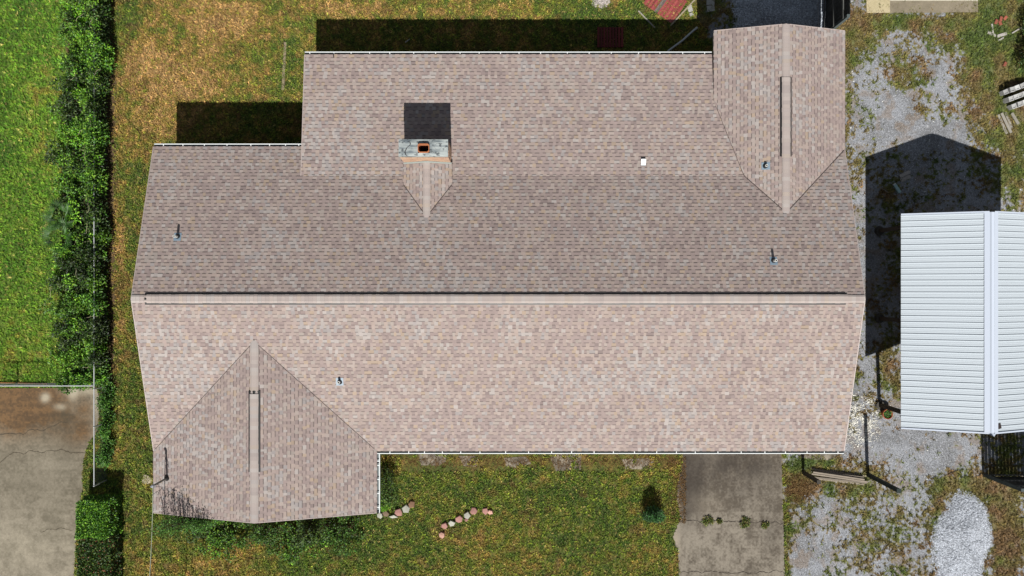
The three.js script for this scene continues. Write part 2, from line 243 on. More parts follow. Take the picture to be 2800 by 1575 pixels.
const plainConcrete = (gx, gy, r) => mul(mix(C(116, 108, 94), C(166, 156, 138), sstep(0.3, 0.7, fbm(gx * 0.05, gy * 0.05, 5))), (0.82 + 0.36 * r) * 0.62);
for (const p of [[[1140, 1236], [1222, 1236], [1218, 1262], [1200, 1273], [1152, 1272]], [[1254, 1246], [1300, 1247], [1314, 1262], [1300, 1276], [1268, 1274]], [[1378, 1252], [1440, 1248], [1452, 1268], [1420, 1280], [1384, 1275]], [[1500, 1240], [1590, 1242], [1588, 1284], [1520, 1288]], [[1700, 1256], [1790, 1252], [1786, 1284], [1710, 1282]], [[2192, 1225], [2290, 1225], [2288, 1259], [2230, 1257], [2196, 1252]]]) concreteSlab('concrete_pad', p, 0.012, plainConcrete, 96, 64);
concreteSlab('shed_slab', [[2366, -120], [2672, -120], [2672, 34], [2368, 36]], 0.06, (gx, gy, r) => mul(gx < 2432 ? mix(C(196, 182, 142), C(214, 200, 164), fbm(gx * .05, gy * .05, 3)) : gy < 3 ? C(222, 218, 196) : mix(C(128, 118, 98), C(166, 154, 132), fbm(gx * .06, gy * .06, 4)), (0.85 + 0.3 * r) * 0.62), 256, 128);

// ------------------------------------------------------------------ the house
const house = thing('house', 'long single-storey house with pinkish tan shingle roof, chimney and white gutters', 'house', V(0, 0, 0));
const SL = 0.33, RID = 4.58, ZR = 0.40, EAVE = 2.60, XL = -14.09, XR = 13.06;      // main roof
const ZS = 6.40, ZNL = -5.55;                                                         // front eave, rear left eave
const XE = -8.196, ZB = -4.35, HB = RID - SL * (ZR - ZB), ZN = -9.22, SE = 0.12;      // rear extension: starts at ZB, flatter
const NX = 10.49, NH = 3.50, NW = 7.93, NZ = -10.1, NT0 = -2.87;                      // north-east wing
const SX = -9.70, SHt = 4.05, SEx = -5.32, SZ = 8.84, ST0 = 2.0;                      // south-west wing
const shPal = [[C(196, 176, 167), 22], [C(204, 184, 172), 18], [C(186, 166, 160), 18], [C(174, 154, 149), 10], [C(208, 192, 182), 12], [C(198, 186, 176), 8], [C(212, 204, 198), 6], [C(206, 182, 156), 6], [C(190, 184, 182), 6], [C(160, 142, 138), 4]].map(([c, w]) => [mul(mix(c, C(197, 180, 176), .28), 0.52), w]);
const shTot = shPal.reduce((s, p) => s + p[1], 0);
function shCol(r, x, y) {
  const t = fbm(x * 0.5, y * 0.5, 3); let q = r() * shTot, c = shPal[0][0]; for (const [k, w] of shPal) { q -= w; if (q <= 0) { c = k; break; } }
  if (t > 0.58 && r() < 0.35) c = r() < 0.5 ? shPal[6][0] : shPal[8][0]; else if (t < 0.4 && r() < 0.3) c = shPal[2][0];
  const b = 0.92 + 0.16 * r(); return mul(c, b);
}
class Plane {                                             // a roof slope: O a point of the eave line, u along the eave, v upslope (horizontal unit vectors)
  constructor(O, u, v, s) { this.O = O; this.u = u; this.v = v; this.s = s; this.k = Math.sqrt(1 + s * s); this.N = V(-v.x * s, 1, -v.z * s).normalize(); }
  P(u, vh, n = 0) { return V(this.O.x + this.u.x * u + this.v.x * vh + this.N.x * n, this.O.y + this.s * vh + this.N.y * n, this.O.z + this.u.z * u + this.v.z * vh + this.N.z * n); }
  uv(x, z) { return [(x - this.O.x) * this.u.x + (z - this.O.z) * this.u.z, (x - this.O.x) * this.v.x + (z - this.O.z) * this.v.z]; }
}
function span(poly, v) { let a = 1e9, b = -1e9; for (let i = 0; i < poly.length; i++) { const [u0, v0] = poly[i], [u1, v1] = poly[(i + 1) % poly.length]; if ((v0 - v) * (v1 - v) <= 0 && v0 !== v1) { const u = u0 + (u1 - u0) * (v - v0) / (v1 - v0); a = Math.min(a, u); b = Math.max(b, u); } } return a < b ? [a, b] : null; }
const roofMB = new MB(), pieces = [];
const DECK = mul(C(70, 60, 56), 0.5);
function shingleSlope(pl, polysXZ, seed) {
  const polys = polysXZ.map(p => p.map(q => pl.uv(q[0], q[1]))), r = RNG(seed);
  for (const p of polys) {                                   // the deck: a slab with thickness
    const tri = THREE.ShapeUtils.triangulateShape(p.map(q => new THREE.Vector2(q[0], q[1])), []);
    for (const [a, b, c] of tri) { roofMB.tri(pl.P(...p[a], -.004), pl.P(...p[b], -.004), pl.P(...p[c], -.004), DECK); roofMB.tri(pl.P(...p[a], -.11), pl.P(...p[c], -.11), pl.P(...p[b], -.11), DECK); }
    for (let i = 0; i < p.length; i++) { const j = (i + 1) % p.length; roofMB.quad(pl.P(...p[i], -.11), pl.P(...p[j], -.11), pl.P(...p[j], -.004), pl.P(...p[i], -.004), mul(C(206, 190, 182), 0.5)); }
  }
  let u0 = 1e9, u1 = -1e9, vm = 0; for (const p of polys) for (const q of p) { u0 = Math.min(u0, q[0]); u1 = Math.max(u1, q[0]); vm = Math.max(vm, q[1]); }
  const c = 0.143 / pl.k, gap = 0.015;
  for (let i = 0, v = -0.02; v < vm; i++, v += c) {
    let u = u0 - r() * 0.3, tab = r() < 0.5;
    while (u < u1) {
      const w = tab ? 0.10 + r() * r() * 0.12 + (r() < 0.06 ? 0.09 : 0) : 0.085 + r() * 0.085, col = shCol(r, u + seed * 13.7, v + seed * 3.1), jit = (r() - .5) * 0.006, lift = r() * 0.0025;
      for (const p of polys) {
        const va = Math.max(v + jit, 0.0) + 0.001, vb = Math.min(v + c + 0.02, vm - 0.001); if (vb - va < 0.02) continue;
        const A = span(p, va), B = span(p, vb); if (!A || !B) { continue; }
        const g0 = Math.abs(A[0] - B[0]) > .003 ? gap : 0, g1 = Math.abs(A[1] - B[1]) > .003 ? gap : 0, clip = (x, S) => clamp(x, S[0] + g0, S[1] - g1);
        const a0 = clip(u, A), a1 = clip(u + w, A), b0 = clip(u, B), b1 = clip(u + w, B);
        if (a1 - a0 < 0.004 && b1 - b0 < 0.004) continue;
        pieces.push({ pl, a0, a1, b0, b1, va: va - (v < 0 ? 0.02 : 0), vb, tab, col, lift, size: (a1 - a0) });
      }
      u += w; tab = !tab;
    }
  }
}
function shinglePiece(mb, q) {
  const { pl, a0, a1, b0, b1, va, vb, tab, col } = q, n0 = (tab ? 0.011 : 0.005) + q.lift, n1 = 0.001, bw = 0.024, t = bw / (vb - va);
  const L = (s, e) => s + (e - s) * t, band = mul(col, 0.42);   // the band of darker granules printed across the butt of each laminated tab
  const A = pl.P(a0, va, n0), B = pl.P(a1, va, n0), Cc = pl.P(b1, vb, n1), D = pl.P(b0, vb, n1), uv = (u, v) => [u, v * pl.k];
  if (tab) {
    const E = pl.P(L(a0, b0), va + bw, n0 + (n1 - n0) * t), G = pl.P(L(a1, b1), va + bw, n0 + (n1 - n0) * t);
    mb.quad(A, B, G, E, band, uv(a0, va), uv(a1, va), uv(a1, va + bw), uv(a0, va + bw)); mb.quad(E, G, Cc, D, col, uv(a0, va + bw), uv(a1, va + bw), uv(b1, vb), uv(b0, vb));
  } else mb.quad(A, B, Cc, D, col, uv(a0, va), uv(a1, va), uv(b1, vb), uv(b0, vb));
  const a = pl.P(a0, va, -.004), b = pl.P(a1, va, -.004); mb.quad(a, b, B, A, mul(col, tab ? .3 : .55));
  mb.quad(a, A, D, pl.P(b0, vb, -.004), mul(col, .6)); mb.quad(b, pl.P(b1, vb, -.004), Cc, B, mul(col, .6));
}
const X_ = V(1, 0, 0), nX = V(-1, 0, 0), Z_ = V(0, 0, 1), nZ = V(0, 0, -1);
const pFront = new Plane(V(XL, RID - SL * (ZS - ZR), ZS), X_, nZ, SL);
const pRear = new Plane(V(XL, RID - SL * (ZR - ZNL), ZNL), X_, Z_, SL);
const pExt = new Plane(V(XE, HB - SE * (ZB - ZN), ZN), X_, Z_, SE);
const nEave = NH - SL * (NX - NW), xvB = NX - (NH - HB) / SL;                 // north-east wing: west valley at ZB
const pNW = new Plane(V(NW, nEave, NZ), Z_, X_, SL), pNE = new Plane(V(XR, NH - SL * (XR - NX), NZ), Z_, nX, SL);
const sl2 = (SHt - EAVE) / (SX - XL);
const pSW = new Plane(V(XL, EAVE, SZ), nZ, X_, sl2), pSE = new Plane(V(SEx, SHt - sl2 * (SEx - SX), SZ), nZ, nX, sl2);
const zNE = -5.44, zNWe = ZB - (HB - nEave) / SE;
shingleSlope(pFront, [[[SX, ZR], [XR, ZR], [XR, ZS], [SEx, ZS], [SX, ST0]], [[XL, ZR], [SX, ZR], [SX, ST0], [XL, ZS]]], 1);
shingleSlope(pRear, [[[XL, ZR], [XE, ZR], [XE, ZNL], [XL, ZNL]], [[XE, ZR], [NX, ZR], [NX, NT0], [xvB, ZB], [XE, ZB]], [[NX, ZR], [XR, ZR], [XR, zNE], [NX, NT0]]], 2);
shingleSlope(pExt, [[[XE, ZB], [xvB, ZB], [NW, zNWe], [NW, ZN], [XE, ZN]]], 3);
shingleSlope(pNW, [[[NX, NZ], [NX, NT0], [xvB, ZB], [NW, zNWe], [NW, NZ]]], 4);
shingleSlope(pNE, [[[NX, NZ], [NX, NT0], [XR, zNE], [XR, NZ]]], 5);
shingleSlope(pSW, [[[SX, ST0], [SX, SZ], [XL, SZ], [XL, ZS]]], 6);
shingleSlope(pSE, [[[SX, ST0], [SX, SZ], [SEx, SZ], [SEx, ZS]]], 7);
// cricket behind the chimney
const CKX = -3.262, CKH = 3.56, CKZ0 = -4.86, CKZ1 = ZR - (RID - CKH) / SL, CKW = 0.93, CKS = 0.46;
{ const hE = CKH - CKS * CKW, zE = ZR - (RID - hE) / SL;
  shingleSlope(new Plane(V(CKX - CKW, hE, CKZ0), Z_, X_, CKS), [[[CKX, CKZ0], [CKX, CKZ1], [CKX - CKW, zE], [CKX - CKW, CKZ0]]], 8);
  shingleSlope(new Plane(V(CKX + CKW, hE, CKZ0), Z_, nX, CKS), [[[CKX, CKZ0], [CKX, CKZ1], [CKX + CKW, zE], [CKX + CKW, CKZ0]]], 9); }
const roof = roofMB.build('roof', M.plain, house);
pieces.forEach(q => { q.show = q.size * (q.vb - q.va) / Math.pow(CAM_H - q.pl.P(q.a0, q.va).y, 2); });
const best = new Set(pieces.slice().sort((a, b) => b.show - a.show).slice(0, 300));
{ const rest = new MB(); for (const q of pieces) { if (best.has(q)) { const m = new MB(); shinglePiece(m, q); m.build('shingle', M.shingle, roof); } else shinglePiece(rest, q); } rest.build('shingles', M.shingle, roof).userData.kind = 'stuff'; }
// ridges: vents and cap shingles
function ridge(A, B, s, vent, seed) {                       // A to B along the ridge, s slope of both sides, vent [from, to] in metres from A
  const r = RNG(seed), d = B.clone().sub(A), len = d.length(); d.normalize(); const side = V(d.z, 0, -d.x), k = Math.sqrt(1 + s * s);
  const P = (t, w, n) => A.clone().addScaledVector(d, t).addScaledVector(side, w / k).add(V(0, -s * Math.abs(w) / k + n, 0));
  if (vent) {
    const mb = new MB(), c = C(20, 19, 19), W = 0.232, hh = 0.038;
    for (const g of [-1, 1]) { mb.quad(P(vent[0], 0, hh - .012), P(vent[1], 0, hh - .012), P(vent[1], g * W, hh), P(vent[0], g * W, hh), c); mb.quad(P(vent[0], g * W, hh), P(vent[1], g * W, hh), P(vent[1], g * W, -.01), P(vent[0], g * W, -.01), c); for (const t of vent) mb.quad(P(t, 0, -.01), P(t, 0, hh), P(t, g * W, hh), P(t, g * W, -.01), c); }
    mb.build('ridge_vent', M.plastic, house);
  }
  const ex = 0.1455;
  for (let t = 0; t < len - 0.02; t += ex) {
    const on = vent && t > vent[0] - 0.02 && t < vent[1] - 0.05, base = on ? 0.058 : 0.026, W = on ? 0.172 : 0.155, t1 = Math.min(t + ex + 0.03, len), th = 0.007, mb = new MB();
    const c = mul(mix(shCol(r, t + seed, 3), mul(C(212, 202, 196), 0.6), 0.5), 1.0), n0 = base + th + (r() * .004), n1 = base + 0.0005, w = W + (r() - .5) * 0.012;
    const q = on ? .26 : .2, PR = [[-1, 0], [-.55, .012 * q / .26], [-.2, -.003], [.2, -.003], [.55, .012 * q / .26], [1, 0]].map(([f, e]) => [f * w, e + (Math.abs(f) < .3 ? -.006 : 0)]);
    for (let i = 0; i < 5; i++) { const [wa, ea] = PR[i], [wb, eb] = PR[i + 1]; mb.quad(P(t1, wa, n0 + ea), P(t, wa, n1 + ea), P(t, wb, n1 + eb), P(t1, wb, n0 + eb), c); mb.quad(P(t1, wa, n0 + ea - th), P(t1, wa, n0 + ea), P(t1, wb, n0 + eb), P(t1, wb, n0 + eb - th), mul(c, .5)); }
    for (const g of [-1, 1]) mb.quad(P(t, g * w, n1 - .006), P(t1, g * w, n0 - .012), P(t1, g * w, n0), P(t, g * w, n1), mul(c, .6));
    mb.build('ridge_cap_shingle', M.shingle, roof);
  }
}
ridge(V(XL, RID, ZR), V(XR, RID, ZR), SL, [0.5, 26.45], 41);
ridge(V(NX, NH, NZ), V(NX, NH, NT0 + .05), SL, [2.03, 5.06], 42);
ridge(V(SX, SHt, ST0 - .05), V(SX, SHt, SZ), sl2, [1.92, 4.98], 43);
ridge(V(CKX, CKH, CKZ0), V(CKX, CKH, CKZ1), CKS, null, 44);
// dark strips along the closed valleys paint the thin shadow of the cut edges
{ const shadowStrip = (a, b) => { const d = b.clone().sub(a).normalize(), n = V(-d.z, 0, d.x).normalize().multiplyScalar(.011), u = V(0, .024, 0), l = V(0, .004, 0), mb = new MB(), c = C(64, 54, 52), q = (p, s, h) => p.clone().addScaledVector(n, s).add(h);
    mb.quad(q(a, -1, u), q(a, 1, u), q(b, 1, u), q(b, -1, u), c); mb.quad(q(a, -1, l), q(a, -1, u), q(b, -1, u), q(b, -1, l), c); mb.quad(q(a, 1, u), q(a, 1, l), q(b, 1, l), q(b, 1, u), c); mb.build('valley_shadow_strip', M.plain, house); };
  const hE = CKH - CKS * CKW, zE = ZR - (RID - hE) / SL; for (const g of [-1, 1]) shadowStrip(V(CKX + g * CKW, hE, zE), V(CKX + g * .07, CKH - .03, CKZ1 - .12));
  shadowStrip(V(xvB + .1, HB + .033, ZB + .1), V(NX - .07, NH - .02, NT0 - .07)); shadowStrip(V(XR - .03, NH - SL * (XR - NX - .03), zNE + .03), V(NX + .07, NH - .02, NT0 - .07)); }
// walls, gables, fascias
{ const brick = C(150, 112, 92, 0.7), mb = new MB();
  mb.slab([[-13.7, 8.4], [-5.72, 8.4], [-5.72, 6.0], [12.65, 6.0], [12.65, -9.7], [8.35, -9.7], [8.35, -8.8], [-7.8, -8.8], [-7.8, -5.15], [-13.7, -5.15]], 0, 2.3, brick);
  mb.build('wall', M.rough, house);
  const tri = (a, b, c, d) => { const g = new MB(); const A2 = a.clone().add(d), B2 = b.clone().add(d), C2 = c.clone().add(d); g.tri(a, b, c, brick); g.tri(A2, C2, B2, brick); g.quad(a, A2, B2, b, brick); g.quad(b, B2, C2, c, brick); g.quad(c, C2, A2, a, brick); g.build('gable', M.rough, house); };
  tri(V(-13.7, 2.3, 6.0), V(-13.7, 2.3, -5.15), V(-13.7, RID - .2, ZR), V(.2, 0, 0)); tri(V(12.65, 2.3, 6.0), V(12.65, 2.3, -5.15), V(12.65, RID - .2, ZR), V(-.2, 0, 0));
  tri(V(8.35, 2.3, -9.7), V(12.65, 2.3, -9.7), V(NX, NH - .2, -9.7), V(0, 0, .2)); tri(V(-13.7, 2.3, 8.4), V(-5.72, 2.3, 8.4), V(SX, SHt - .2, 8.4), V(0, 0, -.2));
  const w = C(214, 210, 204, 0.62);
  const fas = (x0, z0, x1, z1, h) => { const l = Math.hypot(x1 - x0, z1 - z0); new MB().box(V((x0 + x1) / 2, h - 0.16, (z0 + z1) / 2), Math.abs(x1 - x0) + .03, 0.17, Math.abs(z1 - z0) + .03, w).build('fascia', M.whitePaint, house); };
  fas(SEx + .05, ZS - .03, XR - .05, ZS - .03, pFront.O.y); fas(XL + .05, ZNL + .03, XE - .02, ZNL + .03, pRear.O.y); fas(XE + .05, ZN + .03, NW + .3, ZN + .03, pExt.O.y); fas(SEx - .03, ZS + .1, SEx - .03, SZ - .05, pSE.O.y); fas(XL + .03, ZS + .1, XL + .03, SZ - .05, EAVE); fas(XR - .03, NZ + .05, XR - .03, zNE, pNE.O.y); fas(NW + .03, NZ + .05, NW + .03, ZN - .1, pNW.O.y);
  const dc = C(205, 190, 184, 0.6);       // drip edge along the rakes
  const rake = (a, b) => { const dm = new MB(), d = b.clone().sub(a), l = d.length(); d.normalize(); const s = V(-d.z, 0, d.x).normalize().multiplyScalar(0.014), u = V(0, .012, 0), dn = V(0, -.09, 0); dm.quad(a.clone().sub(s).add(u), b.clone().sub(s).add(u), b.clone().add(s).add(u), a.clone().add(s).add(u), dc); dm.quad(a.clone().sub(s).add(u), b.clone().sub(s).add(u), b.clone().sub(s).add(dn), a.clone().sub(s).add(dn), dc); dm.quad(a.clone().add(s).add(u), b.clone().add(s).add(u), b.clone().add(s).add(dn), a.clone().add(s).add(dn), dc); dm.build('drip_edge', M.whitePaint, house); };
  rake(V(XL, RID, ZR), V(XL, pRear.O.y, ZNL)); rake(V(XL, RID, ZR), V(XL, EAVE, ZS)); rake(V(XR, RID, ZR), V(XR, EAVE, ZS)); rake(V(XR, RID, ZR), V(XR, RID - SL * (ZR - zNE), zNE)); rake(V(XE, HB, ZB), V(XE, pExt.O.y, ZN));
  rake(V(NX, NH, NZ), V(XR, pNE.O.y, NZ)); rake(V(NX, NH, NZ), V(NW, nEave, NZ)); rake(V(SX, SHt, SZ), V(XL, EAVE, SZ)); rake(V(SX, SHt, SZ), V(SEx, pSE.O.y, SZ));
}
// gutters with their hangers
function gutter(A, B, out, hangers) {                      // A to B along the eave, out = outward unit vector, hangers in metres from A
  const d = B.clone().sub(A).normalize(), L = A.distanceTo(B), white = C(236, 240, 240, 0.74), inside = C(150, 160, 162, 0.55), W = 0.125, Hh = 0.10;
  const P = (t, o, y) => A.clone().addScaledVector(d, t).addScaledVector(out, o).add(V(0, y, 0)), mb = new MB();
  const pr = [[.004, -.03], [.004, -.03 - Hh], [W * .65, -.03 - Hh], [W * .8, -.08], [W, -.035], [W, -.022], [W - .03, -.022], [W - .03, -.03]];
  for (let i = 0; i + 1 < pr.length; i++) mb.quad(P(0, ...pr[i]), P(L, ...pr[i]), P(L, ...pr[i + 1]), P(0, ...pr[i + 1]), i < 4 ? inside : white);
  const pr2 = [[W * .65, -.034 - Hh], [W * .83, -.08], [W + .003, -.036], [W + .003, -.022]]; for (let i = 0; i + 1 < pr2.length; i++) mb.quad(P(0, ...pr2[i]), P(L, ...pr2[i]), P(L, ...pr2[i + 1]), P(0, ...pr2[i + 1]), white);
  for (const t of [0, L]) { mb.quad(P(t, .004, -.03), P(t, .004, -.13), P(t, W * .8, -.1), P(t, W, -.03), white); }
  const g = mb.build('gutter', M.whitePaint, house), hs = new MB();
  for (const t of hangers) { const q = new MB(); const a = P(t, 0.0, -.030), b = P(t, W - .005, -.024), m = a.clone().add(b).multiplyScalar(.5); q.box(m, Math.abs(d.x) > .5 ? 0.032 : W, 0.012, Math.abs(d.x) > .5 ? W : 0.032, white); q.build('hanger', M.whitePaint, g); }
  return g;
}
const hx = (base, list, h) => list.map(z => (base + z / 2.76 - 1400) * (CAM_H - h) / F);
{ const h = pExt.O.y, xs = [...hx(700, [405, 587, 717, 857, 1009, 1190, 1355, 1540, 1684, 1845], h), ...hx(1400, [53, 216, 418, 583, 750, 955, 1117, 1289, 1455], h)];
  gutter(V(XE, h, ZN), V(NW - .02, h, ZN), nZ, xs.map(x => x - XE)); }
{ const h = pRear.O.y, xs = [...hx(0, [1228, 1375, 1537, 1708, 1888], h), ...hx(700, [97, 218, 318], h)]; gutter(V(XL + .02, h, ZNL), V(XE - .03, h, ZNL), nZ, xs.map(x => x - XL)); }
{ const h = pFront.O.y, x0 = SEx + .0, xs = [...hx(700, [1010, 1152, 1271, 1406, 1545, 1690, 1884], h), ...hx(1400, [125, 299, 450, 620, 766, 925, 1093, 1242, 1384, 1555, 1731, 1910], h), ...hx(2100, [133, 296, 427, 530], h)]; gutter(V(x0, h, ZS), V(XR, h, ZS), Z_, xs.map(x => x - x0)); }
gutter(V(SEx, pSE.O.y, ZS + .13), V(SEx, pSE.O.y, SZ), X_, [0.28, 0.45, 1.0, 1.55, 2.1]);
// chimney
{ const cx = -3.262, hw = 0.90, z0 = -5.46, z1 = -4.85, top = 4.76, mort = C(176, 164, 150, .55);
  const core = new MB(), zc = (z0 + z1) / 2, yc = (2.3 + top) / 2, hh = top - 2.3 - .02; core.box(V(cx, yc, z0 + .07), hw * 2 - .02, hh, .12, mort); core.box(V(cx, yc, z1 - .07), hw * 2 - .02, hh, .12, mort); for (const g of [-1, 1]) core.box(V(cx + g * (hw - .07), yc, zc), .12, hh, z1 - z0 - .264, mort); core.box(V(cx, 2.36, zc), hw * 2 - .3, .1, .3, mort); const ch = core.build('chimney', M.rough, house);
  const r = RNG(71), bl = 0.203, bh = 0.057, ju = 0.010, rest = new MB(), cols = [C(206, 158, 128), C(214, 172, 140), C(190, 140, 116), C(222, 186, 158), C(200, 150, 132)].map(c => mul(mix(c, C(226, 200, 170), .3), .62));
  const putBrick = (mb, x, y, z, sx, sz) => { mb.cbox(V(x, y, z), sx, bh, sz, mul(cols[Math.floor(r() * 5)], .88 + .24 * r()), 0, 0.003); };
  for (let i = 0; i < 25; i++) {
    const y = 2.72 + i * (bh + ju) + bh / 2; if (y + bh / 2 > top - .03) break;
    const off = (i % 2) * (bl + ju) / 2;
    for (const [z, south] of [[z1 - .045, true], [z0 + .045, false]]) for (let x = cx - hw - off; x < cx + hw - .02; x += bl + ju) { const a = Math.max(x, cx - hw), b = Math.min(x + bl, cx + hw); if (b - a < .03) continue; const m = south && y > 2.95 ? new MB() : rest; putBrick(m, (a + b) / 2, y, z + (r() - .5) * .004, b - a, .11); if (m !== rest) m.build('brick', M.rough, ch); }
    for (const [x, east] of [[cx + hw - .045, true], [cx - hw + .045, false]]) for (let z = z0 + .105 - off; z < z1 - .12; z += bl + ju) { const a = Math.max(z, z0 + .11), b = Math.min(z + bl, z1 - .11); if (b - a < .03) continue; const m = east ? new MB() : rest; putBrick(m, x + (r() - .5) * .004, y, (a + b) / 2, .11, b - a); if (m !== rest) m.build('brick', M.rough, ch); }
  }
  rest.build('bricks', M.rough, ch).userData.kind = 'stuff';
  // concrete wash on top, with weather stains and cracks
  const capTex = dataTex(256, 128, (i, j) => { const n = fbm(i * .02, j * .02, 5), m = fbm(i * .06 + 9, j * .06, 4), f = fbm(i * .015 + 3, j * .1, 3); let c = mix(C(120, 132, 138), C(196, 204, 202), sstep(.3, .65, n * .6 + f * .4)); if (m > .58) c = mix(c, C(72, 78, 84), sstep(.58, .72, m) * .8); if (Math.abs(i - 40 - 14 * Math.sin(j * .05) - 12 * vnoise(j * .05, 1)) < 2.4 && j > 20) c = C(52, 52, 56); if (Math.hypot((i - 205) / 18, (j - 55) / 26) > .94 && Math.hypot((i - 205) / 18, (j - 55) / 26) < 1.0) c = C(110, 116, 120); return mul(c, .56); });
  const cap = new MB(), capMat = new THREE.MeshStandardMaterial({ map: capTex, roughness: .9 });
  const oc = (z0 + z1) / 2, fl = V(cx + .02, 0, oc + .03), lw = .215, ld = .165, co = [1, 1, 1];
  const ring = (x, z, y) => [V(cx - x, y, oc - z), V(cx + x, y, oc - z), V(cx + x, y, oc + z), V(cx - x, y, oc + z)], in_ = y => [V(fl.x - lw, y, fl.z - ld), V(fl.x + lw, y, fl.z - ld), V(fl.x + lw, y, fl.z + ld), V(fl.x - lw, y, fl.z + ld)];
  const R0 = ring(hw + .015, (z1 - z0) / 2 + .012, top - .05), R1 = ring(hw + .01, (z1 - z0) / 2 + .008, top), R2 = in_(top + .045);
  for (let i = 0; i < 4; i++) { const j = (i + 1) % 4; cap.quad(R0[i], R0[j], R1[j], R1[i], co); cap.quad(R1[i], R1[j], R2[j], R2[i], co); }
  for (let i = 0; i < cap.u.length; i += 2) { const k = i / 2 * 3; cap.u[i] = (cap.p[k] - cx + hw) / (2 * hw); cap.u[i + 1] = (cap.p[k + 2] - z0) / (z1 - z0); }
  cap.build('chimney_cap', capMat, ch);
  const flm = new MB(), o = C(214, 132, 84, .62), so = C(60, 34, 22, .5), y0 = 3.4, y1 = top + .16, t = .028;
  const rr = (w, d, y) => { const q = [], c = .05; for (const [sx, sz] of [[-1, -1], [1, -1], [1, 1], [-1, 1]]) { const a = V(fl.x + sx * w, y, fl.z + sz * (d - c)), b = V(fl.x + sx * (w - c), y, fl.z + sz * d); sx * sz > 0 ? q.push(a, b) : q.push(b, a); } return q; };
  const O0 = rr(lw - .005, ld - .005, top - .2), O1 = rr(lw - .005, ld - .005, y1), I1 = rr(lw - t, ld - t, y1), I0 = rr(lw - t, ld - t, y0);
  for (let i = 0; i < 8; i++) { const j = (i + 1) % 8; flm.quad(O0[i], O0[j], O1[j], O1[i], o); flm.quad(O1[i], O1[j], I1[j], I1[i], o); flm.quad(I1[i], I1[j], I0[j], I0[i], mul(o, .9)); }
  flm.quad(V(fl.x - lw, y0, fl.z - ld), V(fl.x + lw, y0, fl.z - ld), V(fl.x + lw, y0, fl.z + ld), V(fl.x - lw, y0, fl.z + ld), so);
  flm.build('flue_liner', M.rough, ch);
  const fs = new MB(), lead = C(176, 186, 180, .6); const hA = CKH - CKS * CKW; // flashing along the south face, over the cricket
  for (const g of [-1, 1]) fs.quad(V(cx, CKH + .10, z1 + .016), V(cx + g * (hw + .02), hA + .14, z1 + .016), V(cx + g * (hw + .02), hA + .03, z1 + .06), V(cx, CKH + .025, z1 + .06), lead);
  fs.build('flashing', M.galv, ch); }
// roof vents
function roofH(pl, x, z) { const [, v] = pl.uv(x, z); return pl.O.y + pl.s * v; }
function pipeVent(px, py, pl, hgt, col) {
  let h = 3.5; let p; for (let i = 0; i < 6; i++) { p = at(px, py, h); h = roofH(pl, p.x, p.z); } p = at(px, py, h);
  const fm = new MB(), blue = C(150, 172, 190, .55), q = pl.uv(p.x, p.z); const Q = (a, b, n) => pl.P(q[0] + a, q[1] + b, n);
  fm.quad(Q(-.14, -.14, .016), Q(.14, -.14, .016), Q(.14, .16, .016), Q(-.14, .16, .016), blue); for (const [a, b, c, d] of [[-.14, -.14, .14, -.14], [.14, -.14, .14, .16], [.14, .16, -.14, .16], [-.14, .16, -.14, -.14]]) fm.quad(Q(a, b, .0), Q(c, d, .0), Q(c, d, .016), Q(a, b, .016), blue);
  const b = p.clone(); fm.cyl(b.clone().add(V(0, .0, 0)), b.clone().add(V(0, .11, 0)), .105, .062, 14, C(30, 32, 36), true);
  const v = new MB(); v.pipe(b.clone().add(V(0, -.02, 0)), b.clone().add(V(0, hgt, 0)), .05, .03, 14, col, C(40, 40, 40)); const m = v.build('vent_pipe', M.plastic, house); fm.build('flashing', M.plastic, m);
}
const PVC = C(228, 228, 222, .66);
pipeVent(486, 647, pRear, 0.36, PVC); pipeVent(2093, 454, pNW, 0.18, PVC); pipeVent(2115, 713, pRear, 0.34, PVC); pipeVent(929, 1044, pFront, 0.26, PVC);
{ let h = 2.9, p; for (let i = 0; i < 6; i++) { p = at(1759, 443, h); h = roofH(pExt, p.x, p.z); } const hb = roofH(pRear, p.x, p.z), y = Math.max(h, hb); const mb = new MB(), w = C(206, 212, 214, .5), q = (a, b, c) => V(p.x + a, y + b, p.z + c);
  mb.box(q(0, .02, .02), .19, .012, .27, w); mb.quad(q(-.09, .02, .13), q(.09, .02, .13), q(.09, .12, -.10), q(-.09, .12, -.10), w); mb.tri(q(-.09, .02, .13), q(-.09, .12, -.10), q(-.09, .02, -.10), w); mb.tri(q(.09, .02, .13), q(.09, .02, -.10), q(.09, .12, -.10), w); mb.quad(q(-.08, .03, -.095), q(.08, .03, -.095), q(.08, .11, -.095), q(-.08, .11, -.095), C(40, 40, 42));
  mb.build('exhaust_hood', M.metal, house); }
// service mast with boot and weatherhead, and its wires
let mastTop; { let h = 2.8, p; for (let i = 0; i < 6; i++) { p = at(457, 1307, h); h = roofH(pSW, p.x, p.z); } const mb = new MB(), g = C(96, 100, 94, .7); mb.cyl(p.clone().add(V(0, -.05, 0)), p.clone().add(V(0, 1.22, 0)), .036, .036, 12, g); mastTop = p.clone().add(V(0, 1.22, 0)); const m = mb.build('service_mast', M.metal, house);
  const bt = new MB(); bt.cyl(p.clone().add(V(0, -.02, 0)), p.clone().add(V(0, .14, 0)), .13, .05, 16, C(24, 24, 26)); bt.build('boot', M.plastic, m);
  const wh = new MB(); wh.cyl(mastTop, mastTop.clone().add(V(-.04, .1, .02)), .05, .062, 12, C(200, 205, 214, .5)); wh.cyl(mastTop.clone().add(V(-.04, .1, .02)), mastTop.clone().add(V(-.06, .15, .03)), .062, .02, 12, C(200, 205, 214, .5)); wh.build('weatherhead', M.metal, m); }
